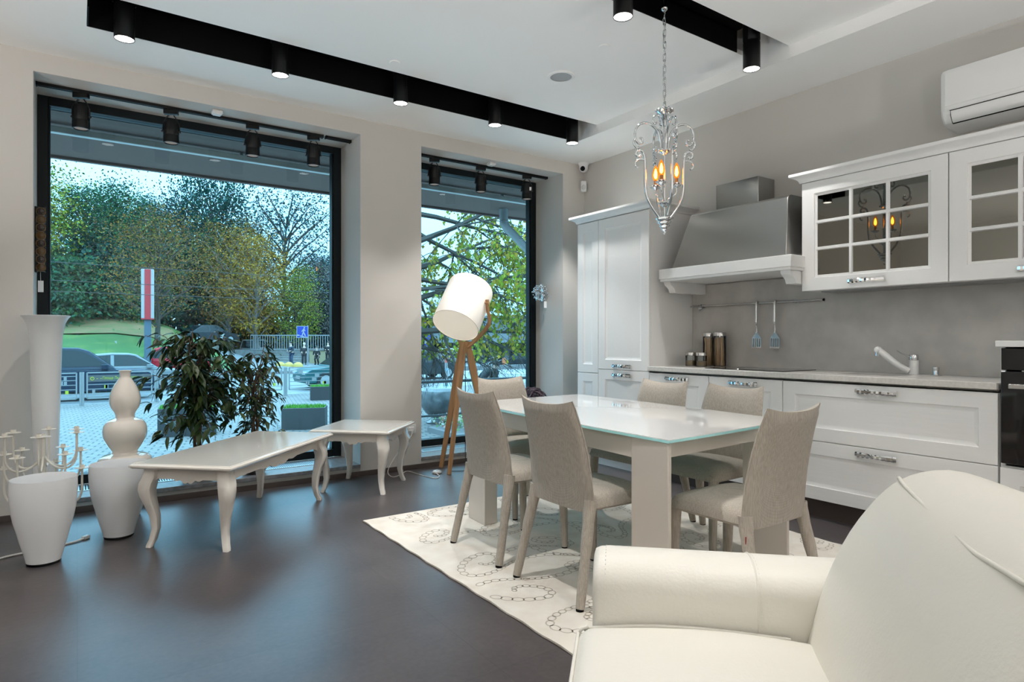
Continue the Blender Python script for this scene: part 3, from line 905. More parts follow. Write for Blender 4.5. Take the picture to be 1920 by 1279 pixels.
b.box(3.895, XB, 2.36, 3.512, 1.625, 1.706).box(3.902, XB, 2.366, 3.506, 1.605, 1.626)
b.build('mantel', M_cabh, t, world=True, bevel=0.004)
for y0 in (2.385, 3.425):
    pr = [(0.0, 0.0), (0.0, -0.010), (-0.050, -0.010)]
    prof = [(3.93, 1.6045), (3.935, 1.588), (3.945, 1.575), (3.965, 1.565), (3.985, 1.548), (3.995, 1.525), (4.0, 1.518), (XB, 1.518), (XB, 1.6045)]
    q = MB()
    wid = 0.065 if y0 > 3 else 0.075
    q.prism([(p[0], p[1]) for p in prof], wid, Matrix(((1, 0, 0, 0), (0, 0, 1, y0), (0, 1, 0, 0), (0, 0, 0, 1))))
    q.build('corbel', M_cabh, t, world=True, smooth=30)

# wall cabinets with mirrored lattice doors ------------------------------
XU = 4.06
def wall_cab(y0, y1, label, hy):
    t = thing('wall_cabinet', label, 'wall cabinet', (4.23, (y0+y1)/2, 1.467), group='white wall cabinets with glazed lattice doors')
    MB().box(XU + 0.022, XB, y0 + 0.001, y1 - 0.001, 1.468, 2.20).build('carcass', M_cab, t, world=True)
    d = MB()
    z0, z1 = 1.466, 2.198
    fw = 0.088
    ya, yb2, za, zb = y0 + fw, y1 - fw, z0 + 0.085, z1 - 0.080
    # outer frame, as a bevelled ring with sloped inner bead
    def ring(a, x, inner=False):
        if inner: return [Vector((x, yb2 - a, za + a)), Vector((x, ya + a, za + a)), Vector((x, ya + a, zb - a)), Vector((x, yb2 - a, zb - a))]
        return [Vector((x, y1 - 0.002 - a, z0 + a)), Vector((x, y0 + 0.002 + a, z0 + a)), Vector((x, y0 + 0.002 + a, z1 - a)), Vector((x, y1 - 0.002 - a, z1 - a))]
    d.loft([ring(0.02, XU + 0.02, True), ring(0, XU + 0.02), ring(0, XU + 0.002), ring(0.002, XU), ring(0, XU, True), ring(0.004, XU + 0.006, True), ring(0.018, XU + 0.010, True), ring(0.02, XU + 0.018, True)], cap=False)
    dd = d.build('door', M_cab, t, world=True, smooth=25)
    gy0, gy1, gz0, gz1 = ya + 0.016, yb2 - 0.016, za + 0.016, zb - 0.016
    g = MB().box(XU + 0.0135, XU + 0.0165, gy0, gy1, gz0, gz1).build('pane', M_mirror, dd, world=True)
    g['label'] = 'dark mirrored glass'
    q = MB()
    for k in (1, 2):
        yy = gy0 + (gy1-gy0)*k/3; zz = gz0 + (gz1-gz0)*k/3
        for (a, c) in (((0.013, 0.012), 1), ):
            q.loft([[Vector((XU+0.0134, yy-0.012, gz0-0.004)), Vector((XU+0.0134, yy+0.012, gz0-0.004)), Vector((XU+0.002, yy+0.008, gz0-0.004)), Vector((XU+0.002, yy-0.008, gz0-0.004))],
                    [Vector((XU+0.0134, yy-0.012, gz1+0.004)), Vector((XU+0.0134, yy+0.012, gz1+0.004)), Vector((XU+0.002, yy+0.008, gz1+0.004)), Vector((XU+0.002, yy-0.008, gz1+0.004))]])
            q.loft([[Vector((XU+0.0134, gy0-0.004, zz-0.012)), Vector((XU+0.0134, gy0-0.004, zz+0.012)), Vector((XU+0.0025, gy0-0.004, zz+0.008)), Vector((XU+0.0025, gy0-0.004, zz-0.008))],
                    [Vector((XU+0.0134, gy1+0.004, zz-0.012)), Vector((XU+0.0134, gy1+0.004, zz+0.012)), Vector((XU+0.0025, gy1+0.004, zz+0.008)), Vector((XU+0.0025, gy1+0.004, zz-0.008))]])
    q.build('lattice_bars', M_cab, dd, world=True)
    bow_handle(dd, hy, 1.512, XU, 0.22)
    return t
wall_cab(1.507, 2.383, 'white lattice-door wall cabinet beside the cooker hood', 1.955)
wall_cab(0.629, 1.505, 'white lattice-door wall cabinet under the air conditioner', 1.075)
t = thing('cabinet_cornice', 'white moulded cornice running along the top of the wall cabinets', 'cornice', (4.2, 1.5, 2.199))
cornice(t, 'moulding', 0.629, 2.383, 2.2005, XU + 0.004, XB, True, True)
t = thing('under_cabinet_light', 'flat grey light strip fixed beneath the wall cabinets', 'light strip', (4.25, 1.5, 1.458))
MB().box(4.16, 4.36, 0.70, 2.30, 1.459, 1.4675).build('strip', mat('strip_grey', (0.3, 0.3, 0.3), 0.4, 0.5), t, world=True)

# oven column --------------------------------------------------------------
t = thing('oven_cabinet', 'white low cabinet housing with pale top around the black oven', 'kitchen cabinet', (4.1, 0.88, 0))
b = MB()
b.box(3.86, XB - 0.021, 0.58, 0.60, 0.12, 1.10).box(3.86, XB - 0.021, 1.1785, 1.1985, 0.12, 1.10).box(3.86, XB - 0.021, 0.60, 1.1785, 0.12, 0.50).box(3.90, XB - 0.021, 0.6, 1.19, 0.0, 0.12).box(4.34, XB - 0.021, 0.60, 1.1785, 0.5, 1.10)
b.build('carcass', M_cab, t, world=True)
MB().box(3.80, XB - 0.021, 0.575, 1.204, 1.101, 1.132).build('top', M_white, t, world=True, bevel=0.003)
f = shaker('drawer', 0.584, 1.196, 0.125, 0.492, XF, 0.019, 0.082, t)
bow_handle(f, 0.89, 0.44, XF, 0.23)
t = thing('oven', 'black glass built-in oven with steel bar handle', 'oven', (4.05, 0.89, 0.501))
MB().box(3.862, 4.33, 0.605, 1.175, 0.5015, 1.095).build('body', M_black, t, world=True)
MB().box(3.836, 3.861, 0.602, 1.190, 0.985, 1.094).build('control_panel', M_blackglass, t, world=True, bevel=0.002)
d = MB().box(3.830, 3.861, 0.602, 1.190, 0.515, 0.978).build('door', M_blackglass, t, world=True, bevel=0.003)
h = MB().box(3.782, 3.800, 0.63, 1.145, 0.895, 0.918)
for yy in (0.66, 1.115): h.box(3.800, 3.8298, yy - 0.01, yy + 0.01, 0.90, 0.912)
hh = h.build('handle', M_steel2, d, world=True, bevel=0.003); hh['label'] = 'satin steel bar handle'
b = MB()
for k in range(6): b.box(3.8285, 3.8298, 0.70, 1.06, 0.60 + k*0.05, 0.602 + k*0.05)
b.box(3.8285, 3.8298, 1.06, 1.062, 0.60, 0.86)
b.build('rack', M_steel2, d, world=True)
MB().box(3.834, 3.8358, 1.085, 1.105, 0.9795, 0.9845).build('vent_clip', M_steel2, t, world=True)

# air conditioner ------------------------------------------------------------
t = thing('air_conditioner', 'white split air conditioner high on the kitchen wall', 'air conditioner', (4.28, 1.15, 2.40))
pr = [(XB, 2.385), (4.255, 2.385), (4.205, 2.405), (4.178, 2.44), (4.170, 2.48), (4.168, 2.69), (4.175, 2.71), (4.20, 2.716), (XB, 2.716)]
def ac_ring(y, s):
    cx, cz = 4.29, 2.55
    return [Vector((min(XB, cx + (p[0]-cx)*s), y, cz + (p[1]-cz)*s)) for p in pr]
b = MB().loft([ac_ring(0.70, 0.93), ac_ring(0.71, 0.985), ac_ring(0.73, 1.0), ac_ring(1.555, 1.0), ac_ring(1.577, 0.985), ac_ring(1.588, 0.93)])
b.build('casing', M_white, t, world=True, smooth=28)
b = MB()
b.loft([[Vector((4.1675, y, 2.497)), Vector((4.1655, y, 2.50)), Vector((4.1655, y, 2.685)), Vector((4.1675, y, 2.69)), Vector((4.172, y, 2.69)), Vector((4.172, y, 2.497))] for y in (0.725, 1.562)])
b.build('front_panel', M_white, t, world=True, smooth=28)
fl = [(4.176, 2.468), (4.174, 2.466), (4.1775, 2.440), (4.196, 2.411), (4.207, 2.402), (4.209, 2.405), (4.199, 2.415), (4.181, 2.442)]
MB().loft([[Vector((x - 0.004, y, zz)) for x, zz in fl] for y in (0.74, 1.535)]).build('louver', M_white, t, world=True, smooth=40)
gp = MB()
gp.box(4.165, 4.178, 0.74, 1.54, 2.4685, 2.4705).box(4.170, 4.178, 1.5352, 1.5372, 2.44, 2.469)
gp.loft([[Vector((4.1765, y, 2.44)), Vector((4.1745, y, 2.44)), Vector((4.2015, y, 2.401)), Vector((4.2035, y, 2.401))] for y in (1.5355, 1.5385)])
gp.loft([[Vector((x, y, zz)) for x, zz in ((4.202, 2.4025), (4.204, 2.3995), (4.212, 2.3985), (4.212, 2.403))] for y in (0.74, 1.538)])
gp.build('louver_gap', M_black, t, world=True)
# ================================================================== FURNITURE
def low_table(L, W, H, label, loc, rotz, name):
    t = thing(name, label, 'table', loc, rotz)
    # moulded top
    def rect(dx, dy, z): return [Vector((-L/2-dx, -W/2-dy, z)), Vector((L/2+dx, -W/2-dy, z)), Vector((L/2+dx, W/2+dy, z)), Vector((-L/2-dx, W/2+dy, z))]
    prof = [(-0.02, H-0.032), (-0.012, H-0.030), (-0.006, H-0.024), (0.0, H-0.020), (0.0, H-0.012), (-0.004, H-0.008), (-0.010, H-0.005), (-0.0125, H-0.0045), (-0.0135, H-0.0012), (-0.016, H)]
    MB().loft([rect(d, d, z) for d, z in prof]).build('tabletop', M_lacq, t, smooth=22)
    g = MB()
    for s in (0.045,):
        x, y = L/2 - s, W/2 - s
        for a, c in (((-x, -y), (x, -y)), ((x, -y), (x, y)), ((x, y), (-x, y)), ((-x, y), (-x, -y))):
            g.tube([(a[0], a[1], H - 0.0006), (c[0], c[1], H - 0.0006)], 0.0011, 4)
    go = g.build('edge_groove', mat('groove_tone', (0.45, 0.41, 0.36), 0.5) if 'groove_tone' not in bpy.data.materials else bpy.data.materials['groove_tone'], t)
    lx, ly = L/2 - 0.085, W/2 - 0.082
    # aprons with shaped lower edge
    def apron(half, pos, axis):
        b = MB()
        n = 48
        top = H - 0.031
        low = []
        for i in range(n + 1):
            u = -1 + 2*i/n
            a = abs(u)
            z = top - 0.062
            if a > 0.80: z -= 0.030 * ((a - 0.80) / 0.20) ** 1.5
            else:
                z -= 0.016 * max(0, math.cos(a * PI * 2.2)) * (1 if a < 0.72 else 0) + (0.010 * abs(math.sin(a * PI * 5.0)) if a < 0.4 else 0)
            low.append((u * half, z))
        for k, off in enumerate((-0.009, 0.009)):
            pass
        vs = []
        for (u, z) in low:
            for off in (-0.009, 0.009):
                for zz in (z, top):
                    p = (u, pos + off, zz) if axis == 'x' else (pos + off, u, zz)
                    vs.append(p)
        fs = []
        for i in range(n):
            a = i*4; c = a + 4
            fs += [(a, c, c+1, a+1), (a+2, a+3, c+3, c+2), (a, a+2, c+2, c), (a+1, c+1, c+3, a+3)]
        fs += [(0, 1, 3, 2), (n*4, n*4+2, n*4+3, n*4+1)]
        b.add(vs, fs)
        return b
    for s in (-1, 1):
        apron(lx, s*(ly + 0.004), 'x').build('apron', M_lacq, t, smooth=30)
        apron(ly, s*(lx + 0.004), 'y').build('apron', M_lacq, t, smooth=30)
    for sx in (-1, 1):
        for sy in (-1, 1):
            sec = [(0.0, 0.012, 0.0155), (0.012, 0.010, 0.0165), (0.04, 0.000, 0.0165), (0.10, -0.010, 0.0185), (0.17, -0.006, 0.0225), (0.23, 0.006, 0.0275), (0.28, 0.017, 0.0325), (0.32, 0.021, 0.036), (0.355, 0.016, 0.0375), (0.385, 0.006, 0.037), (0.42, 0.0, 0.035), (H - 0.031, 0.0, 0.035)]
            k = (H - 0.031) / (sec[-1][0])
            rings = []
            for (z, o, w) in sec:
                cx, cy = sx*(lx + o), sy*(ly + o)
                c = w*0.22
                rings.append([Vector((cx+a*w+da*c, cy+bb*w+db*c, z*k)) for a, bb, da, db in ((1,-1,-1,0),(1,-1,0,1),(1,1,0,-1),(1,1,-1,0),(-1,1,1,0),(-1,1,0,-1),(-1,-1,0,1),(-1,-1,1,0))])
            rings = rings
            MB().loft(rings).build('leg', M_lacq, t, smooth=45)
            MB().box(sx*(lx+0.012)-0.012, sx*(lx+0.012)+0.012, sy*(ly+0.012)-0.012, sy*(ly+0.012)+0.012, 0.0, 0.004).build('foot_pad', M_black, t)
    return t
low_table(1.235, 0.60, 0.47, 'long cream lacquered coffee table with curved legs and shaped apron', (0.868, 4.19, 0), R(46.4), 'coffee_table')
low_table(0.61, 0.61, 0.475, 'small square cream lacquered side table with curved legs near the pillar', (1.832, 4.645, 0), R(46.5), 'side_table')

# dining table -------------------------------------------------------------
t = thing('dining_table', 'rectangular dining table with white glass top and broad taupe legs', 'table', (2.45, 2.56, 0))
N, Rr, Fr, Lf = Vector((1.922, 1.682, 0)), Vector((2.90, 1.758, 0)), Vector((2.996, 3.471, 0)), Vector((2.035, 3.425, 0))
def edge_pts(a, b2, bow, n=10):
    d = (b2 - a); nn = Vector((d.y, -d.x, 0)).normalized()
    return [a + d*(i/n) + nn*bow*math.sin(PI*i/n) for i in range(n)]
outline = edge_pts(N, Rr, 0.004) + edge_pts(Rr, Fr, 0.018) + edge_pts(Fr, Lf, 0.004) + edge_pts(Lf, N, 0.022)
cen = sum(outline, Vector()) / len(outline)
def inset(k): return [cen + (p - cen) * k for p in outline]
TT = 0.740
MB().prism([(p.x, p.y) for p in inset(0.9985)], 0.003, Matrix.Translation((0, 0, TT - 0.003))).build('glass_top', M_tabletop, t, world=True)
e = MB().prism([(p.x, p.y) for p in outline], 0.0105, Matrix.Translation((0, 0, TT - 0.0137))).build('glass_edge', M_aqua, t, world=True)
e['label'] = 'aqua glass edge'
def apr(a, b2, off, h0, h1, th=0.02):
    d = (b2 - a).normalized(); nn = Vector((d.y, -d.x, 0))
    p = [a + nn*(-off), b2 + nn*(-off), b2 + nn*(-off - th), a + nn*(-off - th)]
    q = MB(); q.prism([(v.x, v.y) for v in reversed(p)], h1 - h0, Matrix.Translation((0, 0, h0))); return q
def lerp(a, b2, k): return a + (b2 - a) * k
for (a, b2) in ((N, Lf), (Rr, Fr)):
    pass
ap = M_tableleg
apr(lerp(Lf, N, 0.10), lerp(Lf, N, 0.90), 0.012, 0.635, 0.726).build('apron', ap, t, world=True)
apr(lerp(Rr, Fr, 0.10), lerp(Rr, Fr, 0.90), 0.012, 0.635, 0.726).build('apron', ap, t, world=True)
apr(lerp(N, Rr, 0.03), lerp(N, Rr, 0.97), 0.05, 0.655, 0.726).build('apron', ap, t, world=True)
apr(lerp(Fr, Lf, 0.03), lerp(Fr, Lf, 0.97), 0.05, 0.655, 0.726).build('apron', ap, t, world=True)
def wedge(c, along, inward, L=0.215, w0=0.022, w1=0.095):
    al = along.normalized(); iw = inward.normalized()
    p = [c, c + al*L, c + al*L + iw*w1, c + iw*w0]
    ar = sum(p[i].x*p[(i+1)%4].y - p[(i+1)%4].x*p[i].y for i in range(4))
    if ar < 0: p.reverse()
    q = MB(); q.prism([(v.x, v.y) for v in p], 0.726 - 0.0102, Matrix.Translation((0, 0, 0.0102)))
    return q
sd1 = (Lf - N); sd2 = (Fr - Rr); ed = (Rr - N)
wedge(N + sd1.normalized()*0.006 + ed.normalized()*0.004, sd1, ed).build('leg', M_tableleg, t, world=True, bevel=0.003)
wedge(Rr + sd2.normalized()*0.006 - ed.normalized()*0.004, sd2, -ed).build('leg', M_tableleg, t, world=True, bevel=0.003)
wedge(Lf - sd1.normalized()*0.006 + ed.normalized()*0.004, -sd1, ed).build('leg', M_tableleg, t, world=True, bevel=0.003)
wedge(Fr - sd2.normalized()*0.006 - ed.normalized()*0.004, -sd2, -ed).build('leg', M_tableleg, t, world=True, bevel=0.003)

# chairs ----------------------------------------------------------------------
def make_chair(label):
    t = thing('dining_chair', label, 'chair', (0, 0, 0), group='beige upholstered dining chairs around the table')
    # backrest: thin curved shell
    nu, nv = 14, 14
    z0, z1 = 0.385, 0.845
    def xc(z): return -0.150 - 0.022*((z - z0)/(z1 - z0)) - 0.062*max(0, (z - z0)/(z1 - z0))**2.2
    def hw(z):
        k = (z - z0)/(z1 - z0)
        return 0.216 - 0.004*k - 0.028*k**2.2
    front = []; back = []
    for j in range(nv + 1):
        k = j/nv
        fr = []; bk = []
        for i in range(nu + 1):
            u = -1 + 2*i/nu
            zt = z1 + 0.022*abs(u)**2.6
            z = z0 + (zt - z0)*k
            w = hw(z)
            dish = -0.024*(1 - u*u)*(0.35 + 0.65*k)
            th = 0.026*(1 - abs(u)**6)**0.5 + 0.004
            th *= (1 if k < 0.93 else math.sqrt(max(0.02, 1 - ((k - 0.93)/0.075)**2)))
            fr.append(Vector((xc(z) + dish + th, u*w, z)))
            bk.append(Vector((xc(z) + dish - th*0.7, u*w, z)))
        front.append(fr); back.append(bk)
    b = MB()
    W = nu + 1
    vs = [p for r in front for p in r] + [p for r in back for p in r]
    o2 = (nv+1)*W
    fs = []
    for j in range(nv):
        for i in range(nu):
            a = j*W + i
            fs.append((a, a+1, a+W+1, a+W)); fs.append((o2+a, o2+a+W, o2+a+W+1, o2+a+1))
        a = j*W
        fs.append((a, a+W, o2+a+W, o2+a)); fs.append((a+nu, o2+a+nu, o2+a+W+nu, a+W+nu))
    for i in range(nu):
        fs.append((i, o2+i, o2+i+1, i+1)); a = nv*W + i
        fs.append((a, a+1, o2+a+1, o2+a))
    b.add(vs, fs)
    bo = b.build('backrest', M_fabric, t, smooth=60)
    pp = MB()
    for i in (0, nu):
        pp.tube([ (back[j][i] + front[j][i])*0.5 + Vector((0, 0.001*(1 if i else -1), 0)) for j in range(nv+1)], 0.0035, 6)
    pp.build('piping', M_fabric, bo, smooth=60)
    # seat
    s = MB()
    xs = [-0.165 + (0.235 + 0.165)*i/12 for i in range(13)]
    rings = []
    for i, x in enumerate(xs):
        k = i/12
        w = 0.208 + 0.012*k
        if k > 0.9: w -= 0.02*((k-0.9)/0.1)**2
        zt = 0.462 + 0.008*math.sin(PI*k) - (0.05*((k-0.86)/0.14)**2 if k > 0.86 else 0)
        zb = 0.392 + (0.004 if k > 0.95 else 0)
        ring = []
        for a, c in ((-1, 0), (-0.97, 0.55), (-0.86, 0.9), (-0.5, 1.0), (0, 1.03), (0.5, 1.0), (0.86, 0.9), (0.97, 0.55), (1, 0), (0.94, -0.0), (0, -0.0), (-0.94, 0.0)):
            if c > 0 or abs(a) == 1: ring.append(Vector((x, a*w, zb + 0.012 + (zt - zb - 0.012)*c)))
            else: ring.append(Vector((x, a*w, zb)))
        rings.append(ring)
    s.loft(rings)
    s.build('seat', M_fabric, t, smooth=55)
    for sy in (-1, 1):
        MB().tube(crom([(-0.150, sy*0.192, 0.44), (-0.158, sy*0.195, 0.385), (-0.195, sy*0.212, 0.21), (-0.238, sy*0.228, 0.008)], 4), [0.029]*2 + [0.028]*3 + [0.025]*3 + [0.021]*4 + [0.019], 12, up=(1, 0, 0)).build('leg', M_fabric, t, smooth=50)
        MB().tube([(0.198, sy*0.185, 0.43), (0.203, sy*0.187, 0.36), (0.214, sy*0.19, 0.008)], [0.027, 0.026, 0.018], 12, up=(1, 0, 0)).build('leg', M_fabric, t, smooth=50)
        g = MB()
        g.cyl((-0.239, sy*0.228, 0.0), (-0.239, sy*0.228, 0.0085), 0.017, n=12); g.cyl((0.214, sy*0.19, 0.0), (0.214, sy*0.19, 0.0085), 0.016, n=12)
        g.build('foot_glide', M_black, t)
    tg = MB().box(-0.176, -0.172, 0.2205, 0.2235, 0.335, 0.368).build('fabric_tag', M_red, t)
    tg['label'] = 'small dark red tag'
    return t
RZ = 0.0102
spots = [((1.955, 2.205), 0, 'beige dining chair with its back to the bare floor, second from the window end'),
         ((1.955, 2.815), 0, 'beige dining chair with its back to the coffee table, closest to the floor lamp'),
         ((2.335, 1.640), 90, 'beige dining chair at the table end beside the cream armchair'),
         ((2.440, 3.42), -90, 'beige dining chair at the table end toward the narrow window'),
         ((2.895, 2.775), 180, 'beige dining chair on the kitchen side, nearer the tall cupboard'),
         ((2.895, 2.245), 180, 'beige dining chair on the kitchen side, in front of the hob cupboard')]
ch = make_chair(spots[0][2])
for i, (p, a, lab) in enumerate(spots):
    o = ch if i == 0 else dup(ch, label=lab)
    o.location = (p[0], p[1], RZ); o.rotation_euler = (0, 0, R(a))

# rug --------------------------------------------------------------------------
def rug():
    b = MB()
    x0, x1, y0, y1 = 1.462, 3.452, 0.83, 3.735
    b.m(0)
    n = 60
    rr = random.Random(3)
    # slightly wavy edge
    pts = []
    for i in range(n): pts.append((x0 + 0.004*math.sin(i*1.3), y1 - (y1-y0)*i/n))
    for i in range(n): pts.append((x0 + (x1-x0)*i/n, y0))
    for i in range(n): pts.append((x1 + 0.004*math.sin(i*1.7), y0 + (y1-y0)*i/n))
    for i in range(n): pts.append((x1 - (x1-x0)*i/n, y1))
    b.prism(pts, 0.007, Matrix.Translation((0, 0, 0.003)))
    b.m(1)
    b.prism([(x0 - 0.001, y1), (x0 - 0.001, y0), (x1 + 0.001, y0), (x1 + 0.001, y1)], 0.0032)
    # paisley chains: rings of pile line along spiral curves
    b.m(2)
    def ring(cx, cy, ra, rb, ang, w=0.0030):
        k = 14
        vs = []; fs = []
        for i in range(k):
            a = 2*PI*i/k
            for q in (-w, w):
                px = (ra + q)*math.cos(a); py = (rb + q)*math.sin(a)
                vs.append((cx + px*math.cos(ang) - py*math.sin(ang), cy + px*math.sin(ang) + py*math.cos(ang), 0.0104))
        for i in range(k):
            j = (i+1) % k
            fs.append((2*i, 2*i+1, 2*j+1, 2*j))
        b.add(vs, fs)
    def chain(path):
        s = 0; i = 0
        pos = []
        for p, q in zip(path, path[1:]):
            pos.append(((q-p).length, p, q))
        tot = sum(x[0] for x in pos)
        if tot < 0.05: return
        d = 0.0; step = 0.05
        size = 0.024
        acc = 0; idx = 0
        while d < tot:
            while idx < len(pos) - 1 and acc + pos[idx][0] < d:
                acc += pos[idx][0]; idx += 1
            L, p, q = pos[idx]
            c = p + (q-p)*min(1, max(0, (d-acc)/max(L, 1e-6)))
            dr = q - p
            fade = 0.55 + 0.45*math.sin(PI*d/tot)
            if x0 + 0.04 < c.x < x1 - 0.04 and y0 + 0.04 < c.y < y1 - 0.04:
                ring(c.x, c.y, 0.027*fade, 0.019*fade, math.atan2(dr.y, dr.x))
            d += 0.050*fade
    def paisley(cx, cy, s, ang, flip):
        pts = []
        for i in range(40):
            k = i/39
            a = k*2*PI*1.25
            r = s*(0.25 + 0.75*k)
            x = r*math.cos(a)*(1.0 + 0.5*k); y = r*math.sin(a)*0.75*flip
            pts.append(Vector((cx + x*math.cos(ang) - y*math.sin(ang), cy + x*math.sin(ang) + y*math.cos(ang), 0)))
        chain(pts)
        tail = []
        e = pts[-1]; dr = (pts[-1]-pts[-2]).normalized()
        for i in range(14):
            tail.append(e.copy()); dr.rotate(Matrix.Rotation(-0.13*flip, 3, 'Z')); e = e + dr*0.05*s/0.2
        chain(tail)
    for gx in range(5):
        for gy in range(7):
            paisley(x0 + 0.22 + gx*0.42 + rr.uniform(-0.06, 0.06), y0 + 0.2 + gy*0.43 + rr.uniform(-0.06, 0.06), rr.uniform(0.10, 0.19), rr.uniform(0, 6.28), rr.choice((-1, 1)))
    one(b, 'area_rug', [M_rug, M_rugedge, M_rugline], 'cream rug with faded taupe paisley chains under the dining table', 'rug', loc=(2.457, 2.28, 0))
rug()

# armchair ------------------------------------------------------------------------
t = thing('armchair', 'cream leather armchair seen close up beside the rug', 'armchair', (1.057, 1.2125, 0), R(135.2))
def superbox(x0, x1, y0, y1, z0, z1, r, crown=0.0, n=5, taper=0.0):
    """rounded box as a loft along x"""
    rings = []
    stx = [x0] + [x0 + r*(1 - math.cos(PI/2*i/n)) for i in range(1, n+1)] + [x0 + (x1-x0)*k for k in (0.25, 0.4, 0.55, 0.7, 0.82)] + [x1 - r*(1 - math.cos(PI/2*(n-i)/n)) for i in range(0, n)] + [x1]
    for x in stx:
        e = 0
        if x < x0 + r: e = r - math.sqrt(max(0, r*r - (x0 + r - x)**2))
        if x > x1 - r: e = r - math.sqrt(max(0, r*r - (x - x1 + r)**2))
        k = (x - x0)/(x1 - x0)
        cz = crown*math.sin(PI*k)
        ring = []
        ya, yb2, za, zb = y0 + e, y1 - e, z0 + e, z1 - e + cz
        rr = max(0.004, r - e*0.6)
        for (cx, cy, a0) in ((yb2 - rr, zb - rr, 0), (ya + rr, zb - rr, 90), (ya + rr, za + rr, 180), (yb2 - rr, za + rr, 270)):
            for i in range(n + 1):
                a = R(a0 + 90*i/n)
                ring.append(Vector((x, cx + rr*math.cos(a), cy + rr*math.sin(a))))
        rings.append(ring)
    return rings
b = MB().loft(superbox(-0.62, 0.012, 0.004, 0.646, 0.20, 0.418, 0.045, 0.022))
c = b.build('seat_cushion', M_leather, t, smooth=60)
p = MB()
pq = MB()
pq.tube(crom([(0.008, 0.025, 0.21), (0.012, 0.015, 0.30), (0.005, 0.018, 0.395), (-0.02, 0.02, 0.418)], 4), 0.0045, 8)
pq.build('piping', M_leather, c, smooth=60)
p.tube(crom([(-0.01, 0.012, 0.408), (-0.15, 0.010, 0.424), (-0.3, 0.010, 0.428), (-0.5, 0.012, 0.42)], 4), 0.0045, 8)
p.build('piping', M_leather, c, smooth=60)
p = MB().tube([(0.006, 0.03, 0.402), (0.006, 0.62, 0.402)], 0.0045, 8)
p.build('piping', M_leather, c, smooth=60)
for ya, yb2 in ((-0.215, 0.002), (0.648, 0.865)):
    prof = []
    cy = (ya + yb2)/2; w = (yb2 - ya)/2
    pts2 = []
    for i in range(21):
        a = PI*i/20
        pts2.append((cy + w*math.cos(a)*(1.0), 0.505 + 0.070*math.sin(a)))
    pts2 = [(yb2 - 0.006, 0.06), (yb2 - 0.004, 0.30)] + pts2 + [(ya + 0.004, 0.30), (ya + 0.006, 0.06)]
    rings = []
    for x, s in ((-0.78, 0.90), (-0.775, 0.97), (-0.75, 1.0), (-0.5, 1.0), (-0.43, 1.0), (-0.2, 1.0), (-0.07, 1.0), (-0.045, 0.985), (-0.032, 0.95), (-0.028, 0.88)):
        rings.append([Vector((x, cy + (q[0]-cy)*s, 0.06 + (q[1]-0.06)*(1 - (1-s)*0.35))) for q in pts2])
    a_ = MB().loft(rings).build('arm', M_leather, t, smooth=50)
    sm = MB()
    sm.tube([Vector((-0.43, cy + (q[0]-cy)*1.004, q[1] + 0.0008)) for q in pts2], 0.0022, 6)
    for q, q2 in zip(pts2, pts2[1:]):
        L = math.hypot(q2[0]-q[0], q2[1]-q[1]); m_ = max(1, int(L/0.011))
        for k in range(m_):
            f = (k + 0.3)/m_; f2 = (k + 0.75)/m_
            pa = Vector((-0.438, cy + (q[0] + (q2[0]-q[0])*f - cy)*1.003, q[1] + (q2[1]-q[1])*f)); pb = Vector((-0.438, cy + (q[0] + (q2[0]-q[0])*f2 - cy)*1.003, q[1] + (q2[1]-q[1])*f2))
            sm.tube([pa, pb], 0.0012, 4)
            pa = pa + Vector((0.378, 0, 0)); pb = pb + Vector((0.378, 0, 0)); sm.tube([pa, pb], 0.0012, 4)
    sm.build('seam', M_leather, a_)
bp = [(-0.50, 0.20), (-0.515, 0.34), (-0.540, 0.417), (-0.562, 0.52), (-0.594, 0.612), (-0.632, 0.69), (-0.675, 0.752), (-0.712, 0.795), (-0.743, 0.820), (-0.785, 0.838), (-0.84, 0.847), (-0.895, 0.835), (-0.94, 0.79), (-0.96, 0.70), (-0.95, 0.45), (-0.92, 0.10), (-0.70, 0.08), (-0.55, 0.10)]
cx, cz = -0.72, 0.5
rings = []
for y, s in ((-0.012, 0.90), (-0.006, 0.955), (0.006, 0.985), (0.03, 1.0), (0.15, 1.008), (0.325, 1.012), (0.5, 1.008), (0.62, 1.0), (0.644, 0.985), (0.656, 0.955), (0.662, 0.90)):
    bul = 0.02*math.sin(PI*min(1, max(0, (y)/0.65)))
    rings.append([Vector((cx + (q[0]-cx)*s + (bul if 1 < i < 8 else 0), y, cz + (q[1]-cz)*s)) for i, q in enumerate(bp)])
bk = MB().loft(rings).build('back_cushion', M_leather, t, smooth=60, sub=1)
sp = MB()
sp.tube(crom([(-0.738 + 0.052*min(1, k/8)**0.8, 0.012 + 0.636*k/12, 0.8165 - 0.036*min(1, k/8)**0.9) for k in range(13)], 3), 0.0045, 8)
sp.build('piping', M_leather, bk, smooth=60)
MB().box(-0.90, -0.04, 0.01, 0.64, 0.05, 0.21).build('base', M_leather, t, bevel=0.01)
for (x, y) in ((-0.08, -0.1), (-0.08, 0.75), (-0.7, -0.1), (-0.7, 0.75)):
    MB().cyl((x, y, 0.0115), (x, y, 0.062), 0.02, 0.024, 14).build('leg', M_blackmetal, t, smooth=40)

